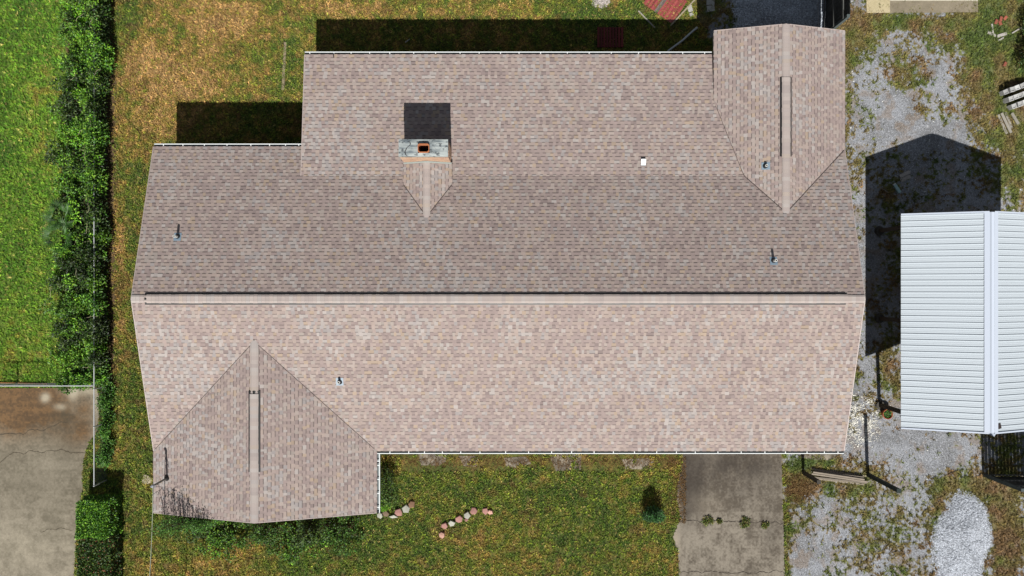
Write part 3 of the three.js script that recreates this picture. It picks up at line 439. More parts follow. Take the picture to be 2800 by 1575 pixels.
{ const far = V(-13.6, 6.2, 17.5), mk = (o, sag, r, c, label) => { const pts = []; for (let i = 0; i <= 30; i++) { const t = i / 30, a = mastTop.clone().add(V(-.05, -.02 + o, .06)).lerp(far, t); a.y -= sag * 4 * t * (1 - t); a.x += o * .6 * Math.sin(t * 9); pts.push(a); } const mb = new MB(); mb.tube(pts, r, 6, c); const m = mb.build('service_wire', M.plastic, scene); tag(m, label, 'wire'); };
  mk(0, .55, .010, C(196, 204, 180, .6), 'pale bare service wire running from the roof mast to the bottom edge');
  mk(-.05, .62, .008, C(60, 66, 56, .6), 'dark service wire twisted beside the pale one below the roof mast');
  const loop = new MB(), pts = []; for (let i = 0; i <= 14; i++) { const t = i / 14; pts.push(mastTop.clone().add(V(-.05 + .16 * Math.sin(t * 3.1), .08 - .55 * Math.sin(t * 3.14159), .06 + .28 * t))); } loop.tube(pts, .008, 6, C(40, 40, 44)); loop.build('drip_loop', M.plastic, house); }
{ const d = new MB(); const p = at(912, 146, pExt.O.y + .05); d.box(V(p.x, pExt.O.y + .04, ZN + .06), .03, .03, .14, C(28, 26, 26), .1); d.build('gutter_strap', M.plastic, house); }

// ------------------------------------------------------------------ carport
{ const ez = 3.08, rz = 4.27, xl = 15.07, xr = 17.94, z0 = -2.82, z1 = 5.40, half = xr - xl, xR = xr + half, g = thing('carport', 'white ribbed metal gable carport standing beside the house', 'carport', V(xr, 0, (z0 + z1) / 2));
  const loc = (x, y, z) => V(x - g.position.x, y, z - g.position.z), sl = (rz - ez) / half, k = Math.hypot(1, sl), col = C(216, 226, 234, .60);
  const n = 9, pw = (z1 - z0) / n, prof = []; for (let i = 0; i < 4; i++) { const b = i / 4, q = 1 / 4 / .228; for (const [o, h] of [[0, 0], [.012, .026], [.034, .026], [.046, 0], [.095, 0], [.101, .006], [.109, .006], [.115, 0], [.160, 0], [.166, .006], [.174, .006], [.180, 0]]) prof.push([b + o * q, h]); } prof.push([1, 0]);
  for (const s of [-1, 1]) for (let i = 0; i < n; i++) {
    const mb = new MB(), lift = (i % 2) * .003, A = (t, h, d) => { const x = xr + s * d, y = rz - sl * d; return loc(x + s * sl / k * h, y + h / k + lift, z0 + (i + t) * pw + (i % 2 ? 0 : 0)); };
    for (let j = 0; j + 1 < prof.length; j++) { const [t0, h0] = prof[j], [t1, h1] = prof[j + 1]; mb.quad(A(t0, h0, .1), A(t1, h1, .1), A(t1, h1, half), A(t0, h0, half), col); }
    mb.build('roof_panel', M.whitePaint, g);
  }
  const rc = new MB(), cw = .26, c2 = C(220, 230, 246, .62), rp = [[-cw, .030], [-.09, .034], [-.05, .06], [.05, .06], [.09, .034], [cw, .030]], Q = (o, z) => loc(xr + o[0], rz - sl * Math.abs(o[0]) + o[1] + .012, z);
  for (let i = 0; i + 1 < rp.length; i++) rc.quad(Q(rp[i], z0 - .02), Q(rp[i], z1 + .0), Q(rp[i + 1], z1 + .0), Q(rp[i + 1], z0 - .02), c2);
  rc.quad(Q([-.2, .03], z1), Q([.0, .06], z1 + .13), Q([.07, .02], z1 + .16), Q([.2, .03], z1), c2); rc.tri(Q([-.2, .03], z1), Q([-.09, -.07], z1 + .05), Q([0, .06], z1 + .13), mul(c2, .95)); rc.build('ridge_cap', M.whitePaint, g);
  for (const s of [-1, 1]) for (const z of [z0 - .03, z1 + .03]) { const tr = new MB(); const a = loc(xr + s * .1, rz - sl * .1 + .01, z), b = loc(xr + s * (half + .01), ez - .004, z), u = V(0, .035, 0), d = V(0, -.12, 0), o = V(0, 0, .028); for (const q of [-1, 1]) { const e = o.clone().multiplyScalar(q); tr.quad(a.clone().add(e).add(u), b.clone().add(e).add(u), b.clone().add(e).add(d), a.clone().add(e).add(d), c2); } tr.quad(a.clone().add(o).add(u), b.clone().add(o).add(u), b.clone().sub(o).add(u), a.clone().sub(o).add(u), c2); tr.build('gable_trim', M.whitePaint, g); }
  const wd = C(112, 86, 62, .7);
  for (const s of [-1, 1]) { const bm = new MB(); bm.box(loc(xr + s * (half - .48), ez - .02, (z0 + z1) / 2), .1, .24, z1 - z0 - .5, wd); bm.build('beam', M.wood, g);
    for (const z of [z0 + .4, (z0 + z1) / 2, 4.95]) { const p = new MB(); p.box(loc(xr + s * (half - .49), (ez - .14) / 2, z), .15, ez - .14, .15, C(74, 60, 46, .7)); p.build('post', M.wood, g); const ft = new MB(); ft.cyl(loc(xr + s * (half - .49), -.02, z), loc(xr + s * (half - .49), .14, z), .22, .17, 14, C(92, 88, 80, .6)); ft.build('footing', M.rough, g); } }
  for (let i = 0; i < 6; i++) for (const s of [-1, 1]) { const z = z0 + .4 + i * 1.48, a = loc(xr + s * .02, rz - .12, z), b = loc(xr + s * (half - .02), ez - .10, z), m = a.clone().add(b).multiplyScalar(.5), r = new MB(); r.box(m, a.distanceTo(b), .12, .05, wd, 0, 0, -s * Math.atan(sl)); r.build('rafter', M.wood, g); }
  const hole = new MB(); hole.box(loc(xr + .34, rz - sl * .34 + .022, z1 - .22), .16, .012, .20, C(70, 58, 56, .5), .2, 0, -Math.atan(sl)); hole.build('torn_hole_shade', M.rough, g);  // dark patch stands in for the shaded hole at the torn flashing
}

// ------------------------------------------------------------------ plants
const gwv = (gx, gy) => V((gx - 1400) * SG, 0, (gy - 787.5) * SG);
const ORD = ['first', 'second', 'third', 'fourth', 'fifth', 'sixth', 'seventh', 'eighth', 'ninth', 'tenth', 'eleventh', 'twelfth', 'thirteenth', 'fourteenth', 'fifteenth', 'sixteenth', 'seventeenth', 'eighteenth'];
function leafAt(mb, p, dir, up, L, W, col) {                // a folded leaf blade
  const s = dir.clone().cross(up).normalize().multiplyScalar(W / 2), n = s.clone().cross(dir).normalize().multiplyScalar(W * .22), m = p.clone().addScaledVector(dir, L * .45), e = p.clone().addScaledVector(dir, L);
  const l = m.clone().add(s).add(n), r = m.clone().sub(s).add(n); mb.tri(p, l, e, col); mb.tri(p, e, r, col);
}
function rdir(r, upBias) { const a = r() * 6.283, z = clamp(r() * 2 - 1 + upBias, -1, 1), q = Math.sqrt(1 - z * z); return V(Math.cos(a) * q, z, Math.sin(a) * q); }
// lobes: [x, y, z, rx, ry, rz] relative to the base; leaves fill the shell of the lobes
function shrub(name, label, cat, group, base, lobes, nLeaf, leafL, pal, seed, opt = {}) {
  const g = thing(name, label, cat, base, group), r = RNG(seed), crown = new MB(), stem = new MB(), vol = lobes.map(l => l[3] * l[4] * l[5]), tot = vol.reduce((a, b) => a + b, 0);
  lobes.forEach((l, li) => {
    const n = Math.round(nLeaf * vol[li] / tot), tone = opt.clumps ? .4 + 1.15 * r() * r() + .2 * r() : .8 + .45 * r(), young = opt.clumps && r() < .3;
    for (let i = 0; i < n; i++) {
      const d = rdir(r, .25), rad = Math.pow(r(), .32) * (0.82 + 0.36 * vnoise(d.x * 3 + li * 9 + seed, d.z * 3 + d.y * 2)), p = V(l[0] + d.x * l[3] * rad, l[1] + d.y * l[4] * rad, l[2] + d.z * l[5] * rad); if (p.y < .03) continue;
      let c = (young ? BR : pal)[Math.floor(r() * (young ? BR : pal).length)]; c = mul(c, tone * (.7 + .6 * r()));
      const dd = d.clone().multiplyScalar(.7).add(rdir(r, .1)).normalize(); leafAt(crown, p, dd, rdir(r, .8), leafL * (.7 + .6 * r()), leafL * (opt.wide || .5), c);
    }
    for (let i = 0; i < (opt.stems || 3); i++) { const a = V((r() - .5) * .2, 0, (r() - .5) * .2), e = V(l[0] + (r() - .5) * l[3], l[1] + l[4] * (.3 + .5 * r()), l[2] + (r() - .5) * l[5]), m = a.clone().lerp(e, .5).add(V((r() - .5) * .15, .05, (r() - .5) * .15)); stem.tube([a, m, e], .016, 5, mul(C(110, 92, 66), .5), .006); }
    for (let i = 0; i < (opt.runners && r() < opt.runners ? 1 : 0); i++) { const d = rdir(r, .9), p = V(l[0] + d.x * l[3], l[1] + d.y * l[4] * 1.02, l[2] + d.z * l[5]), q = []; let a = r() * 6.28; for (let k = 0; k < 6; k++) { q.push(p.clone()); a += (r() - .5) * 1.3; p.add(V(Math.cos(a) * .09, .02 - k * .012, Math.sin(a) * .09)); } stem.tube(q, .006, 4, mul(C(206, 200, 160), .55)); }
  });
  stem.build('stem', M.drylf, g); crown.build('foliage', opt.mat || M.leaf, g); return g;
}
const DK = [C(36, 62, 14), C(46, 74, 16), C(60, 88, 20), C(28, 46, 12), C(84, 106, 34)], BR = [C(84, 136, 22), C(102, 152, 32), C(66, 112, 18), C(126, 164, 48)], MD = [C(50, 96, 22), C(66, 112, 30), C(40, 78, 20), C(86, 124, 40)];
// the overgrown row along the chain-link fence
{ const rows = [[-20, 0, .7, 1.5], [45, 0, .74, 1.5], [112, 0, .75, 1.45], [172, 1, .6, 1.3], [235, 0, .8, 1.55], [305, 0, .95, 1.7], [372, 1, .85, 1.45], [440, 0, .95, 1.75], [505, 1, .9, 1.6], [575, 0, .92, 1.55], [640, 0, .78, 1.25], [700, 0, .95, 1.65], [765, 0, .95, 1.75], [830, 1, .92, 1.6], [900, 0, .8, 1.55], [965, 0, .85, 1.6], [1022, 1, .9, 1.05]];
  const r = RNG(501);
  rows.forEach(([gy, bright, w0, h], i) => { const w = w0 + .12;
    const base = V(-18.02 + (0.95 - w) * .8, 0, (gy - 787.5) * SG), lobes = [];
    lobes.push([0, h * .3, 0, w * .95, h * .3, .6]);
    for (let k = 0; k < 13; k++) { const a = r() * 6.28, q = Math.sqrt(r()); lobes.push([Math.cos(a) * q * w, h * (.45 + .5 * r()) * (1 - .25 * q), Math.sin(a) * q * .55, .16 + .18 * r(), .14 + .12 * r(), .16 + .18 * r()]); }
    lobes.push([.92, h * .45, .15, .24, h * .45, .4], [.88, h * .4, -.3, .26, h * .4, .36]);
    if (gy < 600) for (let k = 0; k < 5; k++) lobes.push([.86 + (r() - .5) * .2, 1.2 + .25 * r(), -.5 + k * .25, .2, .16, .2]);
    shrub('fence_shrub', `${bright ? 'bright leafy' : 'dark tangled'} shrub in the fence row, ${ORD[i]} from the top`, 'shrub', 'overgrown shrubs along the chain-link fence', base, lobes, 5000, .1, bright ? [...BR, ...MD] : [...DK, ...DK, MD[0]], 600 + i, { runners: .06, stems: 1, clumps: true });
  });
  [[1085, .5], [1160, .45], [1235, .5]].forEach(([gy, w], i) => shrub('fence_vine', ['upper vine tangle in the fence beside the neighbour driveway', 'middle vine tangle in the fence beside the neighbour driveway', 'lower vine tangle in the fence beside the neighbour driveway'][i], 'vine', 'vines in the lower chain-link fence', V(-17.05, 0, (gy - 787.5) * SG), [[0, .3, 0, .22, .32, .62], [.08, .55, .2, .14, .35, .35], [.1, .25, -.3, .25, .25, .4], [-.2, .15, .3, .3, .16, .4]], 1500, .08, MD, 700 + i, { stems: 2 }));
  // two palmettos in the row
  const palm = (gx, gy, h, label, seed) => { const p = V(...[(gx - 1400) * SG, 0, (gy - 787.5) * SG]), g = thing('palmetto', label, 'palm', p, 'palmettos in the fence row'), rr = RNG(seed), st = new MB(); st.cyl(V(0, 0, 0), V(.05, h * .7, 0), .07, .05, 8, C(84, 70, 50, .6)); st.build('trunk', M.drylf, g);
    for (let f = 0; f < 9; f++) { const az = f / 9 * 6.283 + rr() * .4, el = .25 + .7 * rr(), len = .3 + .2 * rr(), fr = new MB(), o = V(.05, h * .7, 0), ax = V(Math.cos(az) * Math.cos(el), Math.sin(el), Math.sin(az) * Math.cos(el)), e = o.clone().addScaledVector(ax, len); fr.tube([o, e], .009, 4, C(96, 120, 50, .6)); const sd = ax.clone().cross(V(0, 1, 0)).normalize(); for (let k = -6; k <= 6; k++) { const t = k / 6 * 1.35, dd = ax.clone().multiplyScalar(Math.cos(t)).addScaledVector(sd, Math.sin(t)).add(V(0, -.15 - .15 * Math.abs(t), 0)).normalize(); leafAt(fr, e, dd, V(0, 1, 0), .46 * (1 - .25 * Math.abs(t) / 1.35), .034, mul(C(64, 112, 30), .35 + .35 * rr())); } fr.build('frond', M.leaf, g); } };
  palm(205, 600, 1.5, 'fan palmetto in the fence row, the upper one of two', 811); palm(200, 652, 1.45, 'fan palmetto in the fence row, the lower one of two', 812);
}
// clipped hedge at the bottom left
function hedgeBlock(label, x0, x1, z0, z1, h, pal, seed, n) {
  const g = thing('clipped_hedge', label, 'hedge', V((x0 + x1) / 2, 0, (z0 + z1) / 2), 'clipped hedge beside the neighbour driveway'), r = RNG(seed), cr = new MB(), st = new MB(), X = (x1 - x0) / 2, Z = (z1 - z0) / 2;
  for (let i = 0; i < n; i++) { const f = r(); let p, d; if (f < .5) { p = V((r() * 2 - 1) * X, h * (1 - .14 * r() * r()) + (fbm(r() * 9, i) - .5) * .1, (r() * 2 - 1) * Z); d = V(0, 1, 0); } else { const s = r() < .5 ? 1 : -1; if (r() < Z / (X + Z)) { p = V(s * X * (1 - .16 * r() * r()), h * Math.pow(r(), .8), (r() * 2 - 1) * Z); d = V(s, 0, 0); } else { p = V((r() * 2 - 1) * X, h * Math.pow(r(), .8), s * Z * (1 - .12 * r() * r())); d = V(0, 0, s); } }
    p.x += (vnoise(p.y * 3 + seed, p.z * 3) - .5) * .22; p.z += (vnoise(p.x * 3, p.y * 3 + seed) - .5) * .16;
    leafAt(cr, p, d.clone().multiplyScalar(.5).add(rdir(r, .3)).normalize(), rdir(r, .8), .085 * (.7 + .6 * r()), .046, mul(pal[Math.floor(r() * pal.length)], .7 + .6 * r())); }
  for (let i = 0; i < 26; i++) { const x = (r() * 2 - 1) * X * .7, z = (r() * 2 - 1) * Z * .85; st.tube([V(x, 0, z), V(x + (r() - .5) * .2, h * .5, z + (r() - .5) * .2), V(x + (r() - .5) * .4, h * .92, z + (r() - .5) * .4)], .012, 5, C(90, 76, 56, .5), .005); }
  st.build('stem', M.drylf, g); cr.build('foliage', M.leaf, g);
}
hedgeBlock('clipped hedge block with bright green flat top below the fence end', -17.78, -16.5, 8.72, 10.2, 1.26, [...MD, ...BR], 901, 8500);
hedgeBlock('dark lower hedge block cut by the bottom edge of the photo', -17.85, -16.5, 10.32, 13.2, 1.08, [...DK, ...DK, MD[2], C(120, 70, 50)], 902, 12500);
// shrubs below the south gable
shrub('gable_shrub', 'tall twiggy shrub at the south-west corner of the house, its shadow on the roof', 'shrub', null, V(-12.6, 0, 9.2), [[-.5, 1.2, .0, .7, 1.1, .45], [.3, 1.3, 0, .8, 1.2, .45], [-.1, 2.5, -.1, .9, .7, .4], [.5, 2.7, -.1, .6, .6, .35], [.1, 3.7, -.12, .7, .5, .3], [-.5, 3.8, -.1, .5, .6, .25], [.75, 3.6, -.1, .45, .5, .25]], 4200, .07, MD, 921, { stems: 9 });
{ const r = RNG(922), g = scene.children.find(o => o.name === 'gable_shrub'), mb = new MB(); for (let i = 0; i < 120; i++) { const x = -1.25 + r() * 2.2, h = 3.0 + 1.9 * Math.pow(r(), 1.5) * (x < .2 ? 1 : .6), p = [V(x * .3, .4, 0), V(x * .7, h * .55, -.05), V(x, h, -.2 + r() * .25)]; mb.tube(p, .012, 4, mul(C(110, 100, 62), .5), .004); for (let k = 0; k < 10; k++) { const t = .5 + .5 * r(), q = p[1].clone().lerp(p[2], t); leafAt(mb, q, rdir(r, .4), V(0, 1, 0), .07, .03, mul(MD[k % 4], .8 + .4 * r())); } } mb.build('twig', M.drylf, g); }
const BM = [...BR, ...MD, ...DK], GS = [[615, 1462, .9, .95, BM, 'bright glossy shrub under the left half of the south gable'], [735, 1452, .95, 1.0, [...MD, ...DK], 'mid green shrub under the peak of the south gable'], [560, 1445, .55, .9, DK, 'dark shrub between the corner shrub and the glossy one'], [830, 1470, .95, .9, BM, 'bright shrub under the right half of the south gable'], [925, 1452, .95, .85, [...MD, ...DK], 'mid green shrub right of the bright one under the south gable'], [860, 1428, .4, 2.4, DK, 'upright dark shrub whose tip shades the right gable edge']];
GS.forEach(([gx, gy, w, h, pal, label], i) => { const b = V((gx - 1400) * SG, 0, (gy - 787.5) * SG), r = RNG(940 + i), lobes = [[0, h * .45, 0, w * .7, h * .42, w * .5]]; for (let k = 0; k < 9; k++) { const a = r() * 6.28; lobes.push([Math.cos(a) * w * .95, h * (.12 + .45 * r()), Math.sin(a) * w * .8, .16 + .2 * r(), .2 * h, .16 + .2 * r()]); } if (h > 2) lobes.push([0, h * 1.15, -.05, .22, .85, .18], [.15, h * 1.2, 0, .12, .6, .12], [-.14, h * 1.1, 0, .1, .6, .1]); shrub('gable_shrub', label, 'shrub', 'shrubs below the south gable', b, lobes, 2600, .09, pal, 960 + i, { stems: 3 }); });
// shrubs by the east wall of the south wing, the lone bush on the front lawn
shrub('wing_shrub', 'dark bush tucked beside the white gutter of the south wing', 'shrub', null, gwv(1062, 1330), [[0, .5, 0, .42, .5, .7], [-.1, .5, -.5, .35, .4, .4], [.1, .35, .5, .35, .35, .3]], 2600, .06, DK, 981, { stems: 4 });
shrub('wing_shrub', 'small bright clump at the lower end of the south wing gutter', 'shrub', null, gwv(1052, 1378), [[0, .25, 0, .28, .25, .25]], 700, .07, BR, 982, { stems: 2 });
shrub('lawn_bush', 'lone round bush on the front lawn left of the driveway', 'shrub', null, gwv(1782, 1397), [[0, .55, 0, .40, .55, .30], [.2, .35, .15, .3, .3, .25], [-.2, .4, .1, .28, .35, .25], [0, .9, -.05, .24, .25, .2]], 2600, .075, [C(36, 74, 30), C(50, 94, 38), C(28, 58, 22)], 983, { stems: 3 });
shrub('yard_shrub', 'dark shrub cut by the right edge beside the debris', 'shrub', null, gwv(2806, 78), [[0, .5, 0, .35, .5, .5]], 1200, .08, DK, 984);
shrub('yard_shrub', 'dark shrub on the right edge above the block stack', 'shrub', null, gwv(2800, 165), [[0, .6, 0, .4, .6, .6], [-.2, .5, .3, .3, .4, .3]], 1800, .08, DK, 985);
// weeds in the driveway joint
[[1936, 1424, .26], [1966, 1425, .12], [2036, 1428, .28], [2092, 1434, .17]].forEach(([gx, gy, w], i) => { const g = shrub('driveway_weed', ['largest left weed clump in the driveway joint', 'smallest weed clump in the driveway joint', 'broad ragged weed clump mid driveway joint', 'weed clump at the right edge of the driveway joint'][i], 'weed', 'weeds in the driveway joint', gwv(gx, gy).setY(.015), Array.from({ length: 6 }, (_, k) => [Math.cos(k * 2.4 + i) * w * .55, .03, Math.sin(k * 2.4 + i) * w * .5, w * (.3 + .3 * NT[k * 7 + i]), .05, w * (.22 + .25 * NT[k * 5 + i])]), 200 + 1000 * w * w * 4, .07, [C(84, 104, 34), C(110, 104, 48), C(64, 84, 28)], 1000 + i, { stems: 1 }); });

// ------------------------------------------------------------------ grass and loose stones
const inPoly = (x, z, P) => { let c = false; for (let i = 0, j = P.length - 1; i < P.length; j = i++) { if ((P[i][1] > z) !== (P[j][1] > z) && x < (P[j][0] - P[i][0]) * (z - P[i][1]) / (P[j][1] - P[i][1]) + P[i][0]) c = !c; } return c; };
const FOOT = [[-13.7, 8.4], [-5.72, 8.4], [-5.72, 6.0], [12.65, 6.0], [12.65, -9.7], [8.35, -9.7], [8.35, -8.8], [-7.8, -8.8], [-7.8, -5.15], [-13.7, -5.15]];
const NBRC = [[-150, 1062], [262, 1060], [271, 1075], [272, 1140], [268, 1185], [252, 1196], [238, 1225], [228, 1260], [226, 1340], [213, 1400], [209, 1470], [203, 1575], [200, 1720], [-150, 1720]];
const DRV = [[1866, 1225], [2138, 1225], [2142, 1420], [2148, 1760], [1858, 1760], [1856, 1560], [1852, 1500], [1842, 1480], [1832, 1462], [1846, 1440], [1862, 1420], [1856, 1390], [1848, 1360], [1852, 1320], [1862, 1290]];
function tuftGeo(seed, n, L, W, spread) { const r = RNG(seed), mb = new MB(); for (let i = 0; i < n; i++) { const a = r() * 6.283, o = V((r() - .5) * .06, 0, (r() - .5) * .06), le = L * (.6 + .8 * r()), lean = spread * (.4 + r()), tip = o.clone().add(V(Math.cos(a) * le * lean, le * Math.sqrt(Math.max(.12, 1 - lean * lean)), Math.sin(a) * le * lean)), s = V(-Math.sin(a), 0, Math.cos(a)).multiplyScalar(W / 2), m = o.clone().lerp(tip, .55).add(V(0, le * .12, 0)), v = .75 + .5 * r(), c = [v, v, v]; mb.tri(o.clone().sub(s), o.clone().add(s), m.clone().add(s.clone().multiplyScalar(.8)), c); mb.tri(o.clone().sub(s), m.clone().add(s.clone().multiplyScalar(.8)), m.clone().sub(s.clone().multiplyScalar(.8)), c); mb.tri(m.clone().sub(s.clone().multiplyScalar(.8)), m.clone().add(s.clone().multiplyScalar(.8)), tip, c); } return mb.geo(); }
const grassMat = std({ roughness: 0.75 });
function scatter(name, label, category, geo, mat, list) {   // list of [x, y, z, scale, turn, colour]
  const im = new THREE.InstancedMesh(geo, mat, list.length), m = new THREE.Matrix4(), q = new THREE.Quaternion(), c = new THREE.Color();
  list.forEach(([x, y, z, s, t, col, tilt], i) => { q.setFromEuler(new THREE.Euler((tilt || 0) * Math.sin(t * 3), t, (tilt || 0) * Math.cos(t * 5))); m.compose(V(x, y, z), q, Array.isArray(s) ? V(...s) : V(s, s, s)); im.setMatrixAt(i, m); im.setColorAt(i, c.setRGB(...col)); });
  im.name = numbered(name); tag(im, label, category, null, 'stuff'); scene.add(im); return im;
}
{ const r = RNG(2001), near = [], nb = [], wd = [];
  const N = 300000;
  for (let i = 0; i < N; i++) {
    const x = (r() * 2 - 1) * 22.6, z = (r() * 2 - 1) * 13, gx = x / SG + 1400, gy = z / SG + 787.5, q = r(), s = r(), t = r() * 6.28, v = .42 + 1.45 * r() * r() + .35 * r();
    if (inPoly(x, z, FOOT)) continue; if (gx > 2480 && gx < 2680 && gy > 600 && gy < 1130) continue;
    if (inPoly(gx, gy, NBRC) || inPoly(gx, gy, DRV)) continue;
    const bx = borderX(gy) + (fbm(gy * 0.05, 3.3, 3) - 0.5) * 60;
    if (gx < bx) {
      if (gx > 170 && gx < 312 && gy < 1062) { if (q < .85) continue; }
      if (gy > 1238 && gy < 1290 && gx > 1100 && gx < 1850 && fbm(gx * .03, gy * .05, 3) > .42) continue;
      const sp = NT[(i * 7) & 65535], c = mul(sp < .12 ? mix(lawnColour(gx, gy), C(150, 168, 52), .6) : sp > .94 ? mix(lawnColour(gx, gy), C(206, 176, 112), .5) : lawnColour(gx, gy), v * GK * (gy > 1100 ? 1.32 : 1.12)), l = isNeighbour(gx, gy); (l ? nb : near).push([x, 0, z, .75 + .6 * s, t, c, .2]);
    } else { const w = weed(gx, gy); if (q < w * .8) wd.push([x, 0, z, .6 + .8 * s, t, mul(weedColour(gx, gy), v * GK), .25]); }
  }
  scatter('neighbour_grass', 'bright green mown grass left of the fence row', 'grass', tuftGeo(31, 7, .085, .016, .6), grassMat, nb);
  scatter('yard_grass', 'dry olive and tan grass around the house', 'grass', tuftGeo(32, 7, .085, .016, .62), grassMat, near);
  scatter('gravel_weeds', 'patchy low weeds growing through the grey gravel', 'weeds', tuftGeo(33, 8, .075, .018, .75), grassMat, wd);
}

// ------------------------------------------------------------------ chain-link fences
function chainFence(label, A, B, posts, h) {               // A to B on the ground, posts in metres from A
  const g = thing('chain_link_fence', label, 'fence', A.clone()), d = B.clone().sub(A), L = d.length(); d.normalize(); const gal = C(214, 218, 220, .62), dark = C(150, 156, 156, .5), P = (t, y) => V(d.x * t, y, d.z * t);
  new MB().cyl(P(0, h), P(L, h), .021, .021, 8, gal).build('top_rail', M.galv, g);
  for (const t of posts) { const m = new MB().cyl(P(t, -.1), P(t, h + .02), .026, .026, 8, gal).build('post', M.galv, g); new MB().cyl(P(t, h + .02), P(t, h + .05), .032, .008, 8, gal).build('post_cap', M.galv, m); }
  const w = new MB(), s = .075, bar = (a, b) => { const n = V(-d.z, 0, d.x).multiplyScalar(.0022), u = V(0, .0022, 0); w.quad(a.clone().sub(n), a.clone().add(n), b.clone().add(n), b.clone().sub(n), dark); w.quad(a.clone().sub(u), a.clone().add(u), b.clone().add(u), b.clone().sub(u), dark); };
  for (let t = -h; t < L; t += s) { const a0 = Math.max(0, t), a1 = Math.min(L, t + h); if (a1 - a0 > .03) { bar(P(a0, a0 - t), P(a1, a1 - t)); bar(P(a0, h - (a0 - t)), P(a1, h - (a1 - t))); } }
  w.build('wire_mesh', M.galv, g).userData.kind = 'stuff';
}
const FX = -17.17;
chainFence('chain-link fence with long white top rail running up the left side', V(FX, 0, -12.6), V(FX, 0, 8.13), [1.2, 4.2, 7.2, 10.2, 13.2, 16.75, 18.3, 20.73], 1.1);
chainFence('short chain-link fence across the top of the neighbour driveway', V(-23.5, 0, 4.02), V(FX - .05, 0, 4.02), [.2, 2.6, 5.0], 1.08);
{ const g = new MB(); const a = at(-40, 1049), b = at(132, 1046); g.box(a.clone().add(b).multiplyScalar(.5).setY(.05), a.distanceTo(b), .12, .05, C(206, 150, 86, .6), -.02); tag(g.build('edging_board', M.wood, scene), 'orange wooden edging board between neighbour lawn and driveway', 'board'); }

// ------------------------------------------------------------------ edging stones on the front lawn
{ const pink = C(196, 146, 136, .62), white = C(206, 206, 192, .6), brown = C(160, 124, 98, .62), pale = C(220, 172, 154, .66), moss = C(140, 118, 96, .6);
  const stones = [[1040, 1407, 16, white, .4, 'white edging stone half hidden beside the south wing corner'], [1056, 1403, 18, moss, 1.1, 'mossy brown edging stone at the left end of the near arc'], [1076, 1411, 17, white, .2, 'thin white edging stone lowest in the left arc'], [1091, 1400, 19, pink, .9, 'pink edging stone between two white ones in the left arc'], [1110, 1391, 20, white, 2.2, 'large white edging stone in the left arc'], [1126, 1377, 18, brown, 1.9, 'brown edging stone at the top of the left arc'],
    [1209, 1461, 15, pale, .3, 'lone pale pink stone at the lower end of the right arc'], [1216, 1437, 18, pink, 1.4, 'pink edging stone left of the speckled white one'], [1235, 1430, 18, white, .8, 'speckled white edging stone between two pink ones'], [1255, 1418, 18, pink, 2.7, 'pink edging stone mid right arc between white stones'], [1277, 1407, 17, white, 1.2, 'white edging stone above the small pink fragment'], [1276, 1418, 10, pink, .5, 'small pink stone fragment below a white edging stone'], [1295, 1396, 18, pink, 3.1, 'split pink edging stone near the right end of the arc'], [1327, 1396, 18, pink, .1, 'tall pink edging stone at the right end of the arc'], [1341, 1399, 14, pale, .5, 'small pale slanted stone at the far right of the arc']];
  stones.forEach(([gx, gy, sz, col, rot, label], i) => {
    const r = RNG(3000 + i), p = at(gx, gy), R = sz * SG / 2 * 1.12, h = .11 + .06 * r(), n = i === 2 ? 4 : 5 + (i % 3 === 0 ? 1 : 0), mb = new MB(), T = [], U = [], B = [], c2 = mul(col, .8);
    for (let k = 0; k < n; k++) { const a = rot + k / n * 6.283 + (r() - .5) * .35, q = R * (.85 + .3 * r()), sx = i === 2 ? 1.35 : 1, sz2 = i === 2 ? .55 : 1, ti = .03 * Math.cos(a + i); T.push(V(Math.cos(a) * q * .84 * sx, h + ti, Math.sin(a) * q * .84 * sz2)); U.push(V(Math.cos(a) * q * sx, h - .022 + ti, Math.sin(a) * q * sz2)); B.push(V(Math.cos(a) * q * 1.02 * sx, -.03, Math.sin(a) * q * 1.02 * sz2)); }
    const cT = V(0, h + .012, 0); for (let k = 0; k < n; k++) { const j = (k + 1) % n, cc = mul(col, .9 + .2 * r()); mb.tri(cT, T[j], T[k], cc); mb.quad(T[k], T[j], U[j], U[k], cc); mb.quad(U[k], U[j], B[j], B[k], c2); }
    const m = mb.build('edging_stone', M.rough, scene); m.position.copy(p); tag(m, label, 'stone', 'edging stones on the front lawn');
  });
  const mb = new MB(), r = RNG(3100), p = at(402, 1311), n = 9, col = C(206, 192, 166, .62); for (let k = 0; k < n; k++) { const q = k2 => { const a = k2 % n / n * 6.283, w = .2 + .035 * Math.sin(a * 3 + 1) + .02 * Math.sin(a * 5); return [Math.cos(a) * w, Math.sin(a) * w]; }, [x0, z0] = q(k), [x1, z1] = q(k + 1); mb.tri(V(0, .055, 0), V(x1, .05, z1), V(x0, .05, z0), mul(col, .9 + .2 * r())); mb.quad(V(x0, .05, z0), V(x1, .05, z1), V(x1 * 1.05, -.02, z1 * 1.05), V(x0 * 1.05, -.02, z0 * 1.05), col); }
  const m = mb.build('stepping_stone', M.rough, scene); m.position.copy(p); tag(m, 'pale round stepping stone beside the west wall of the house', 'stone'); }

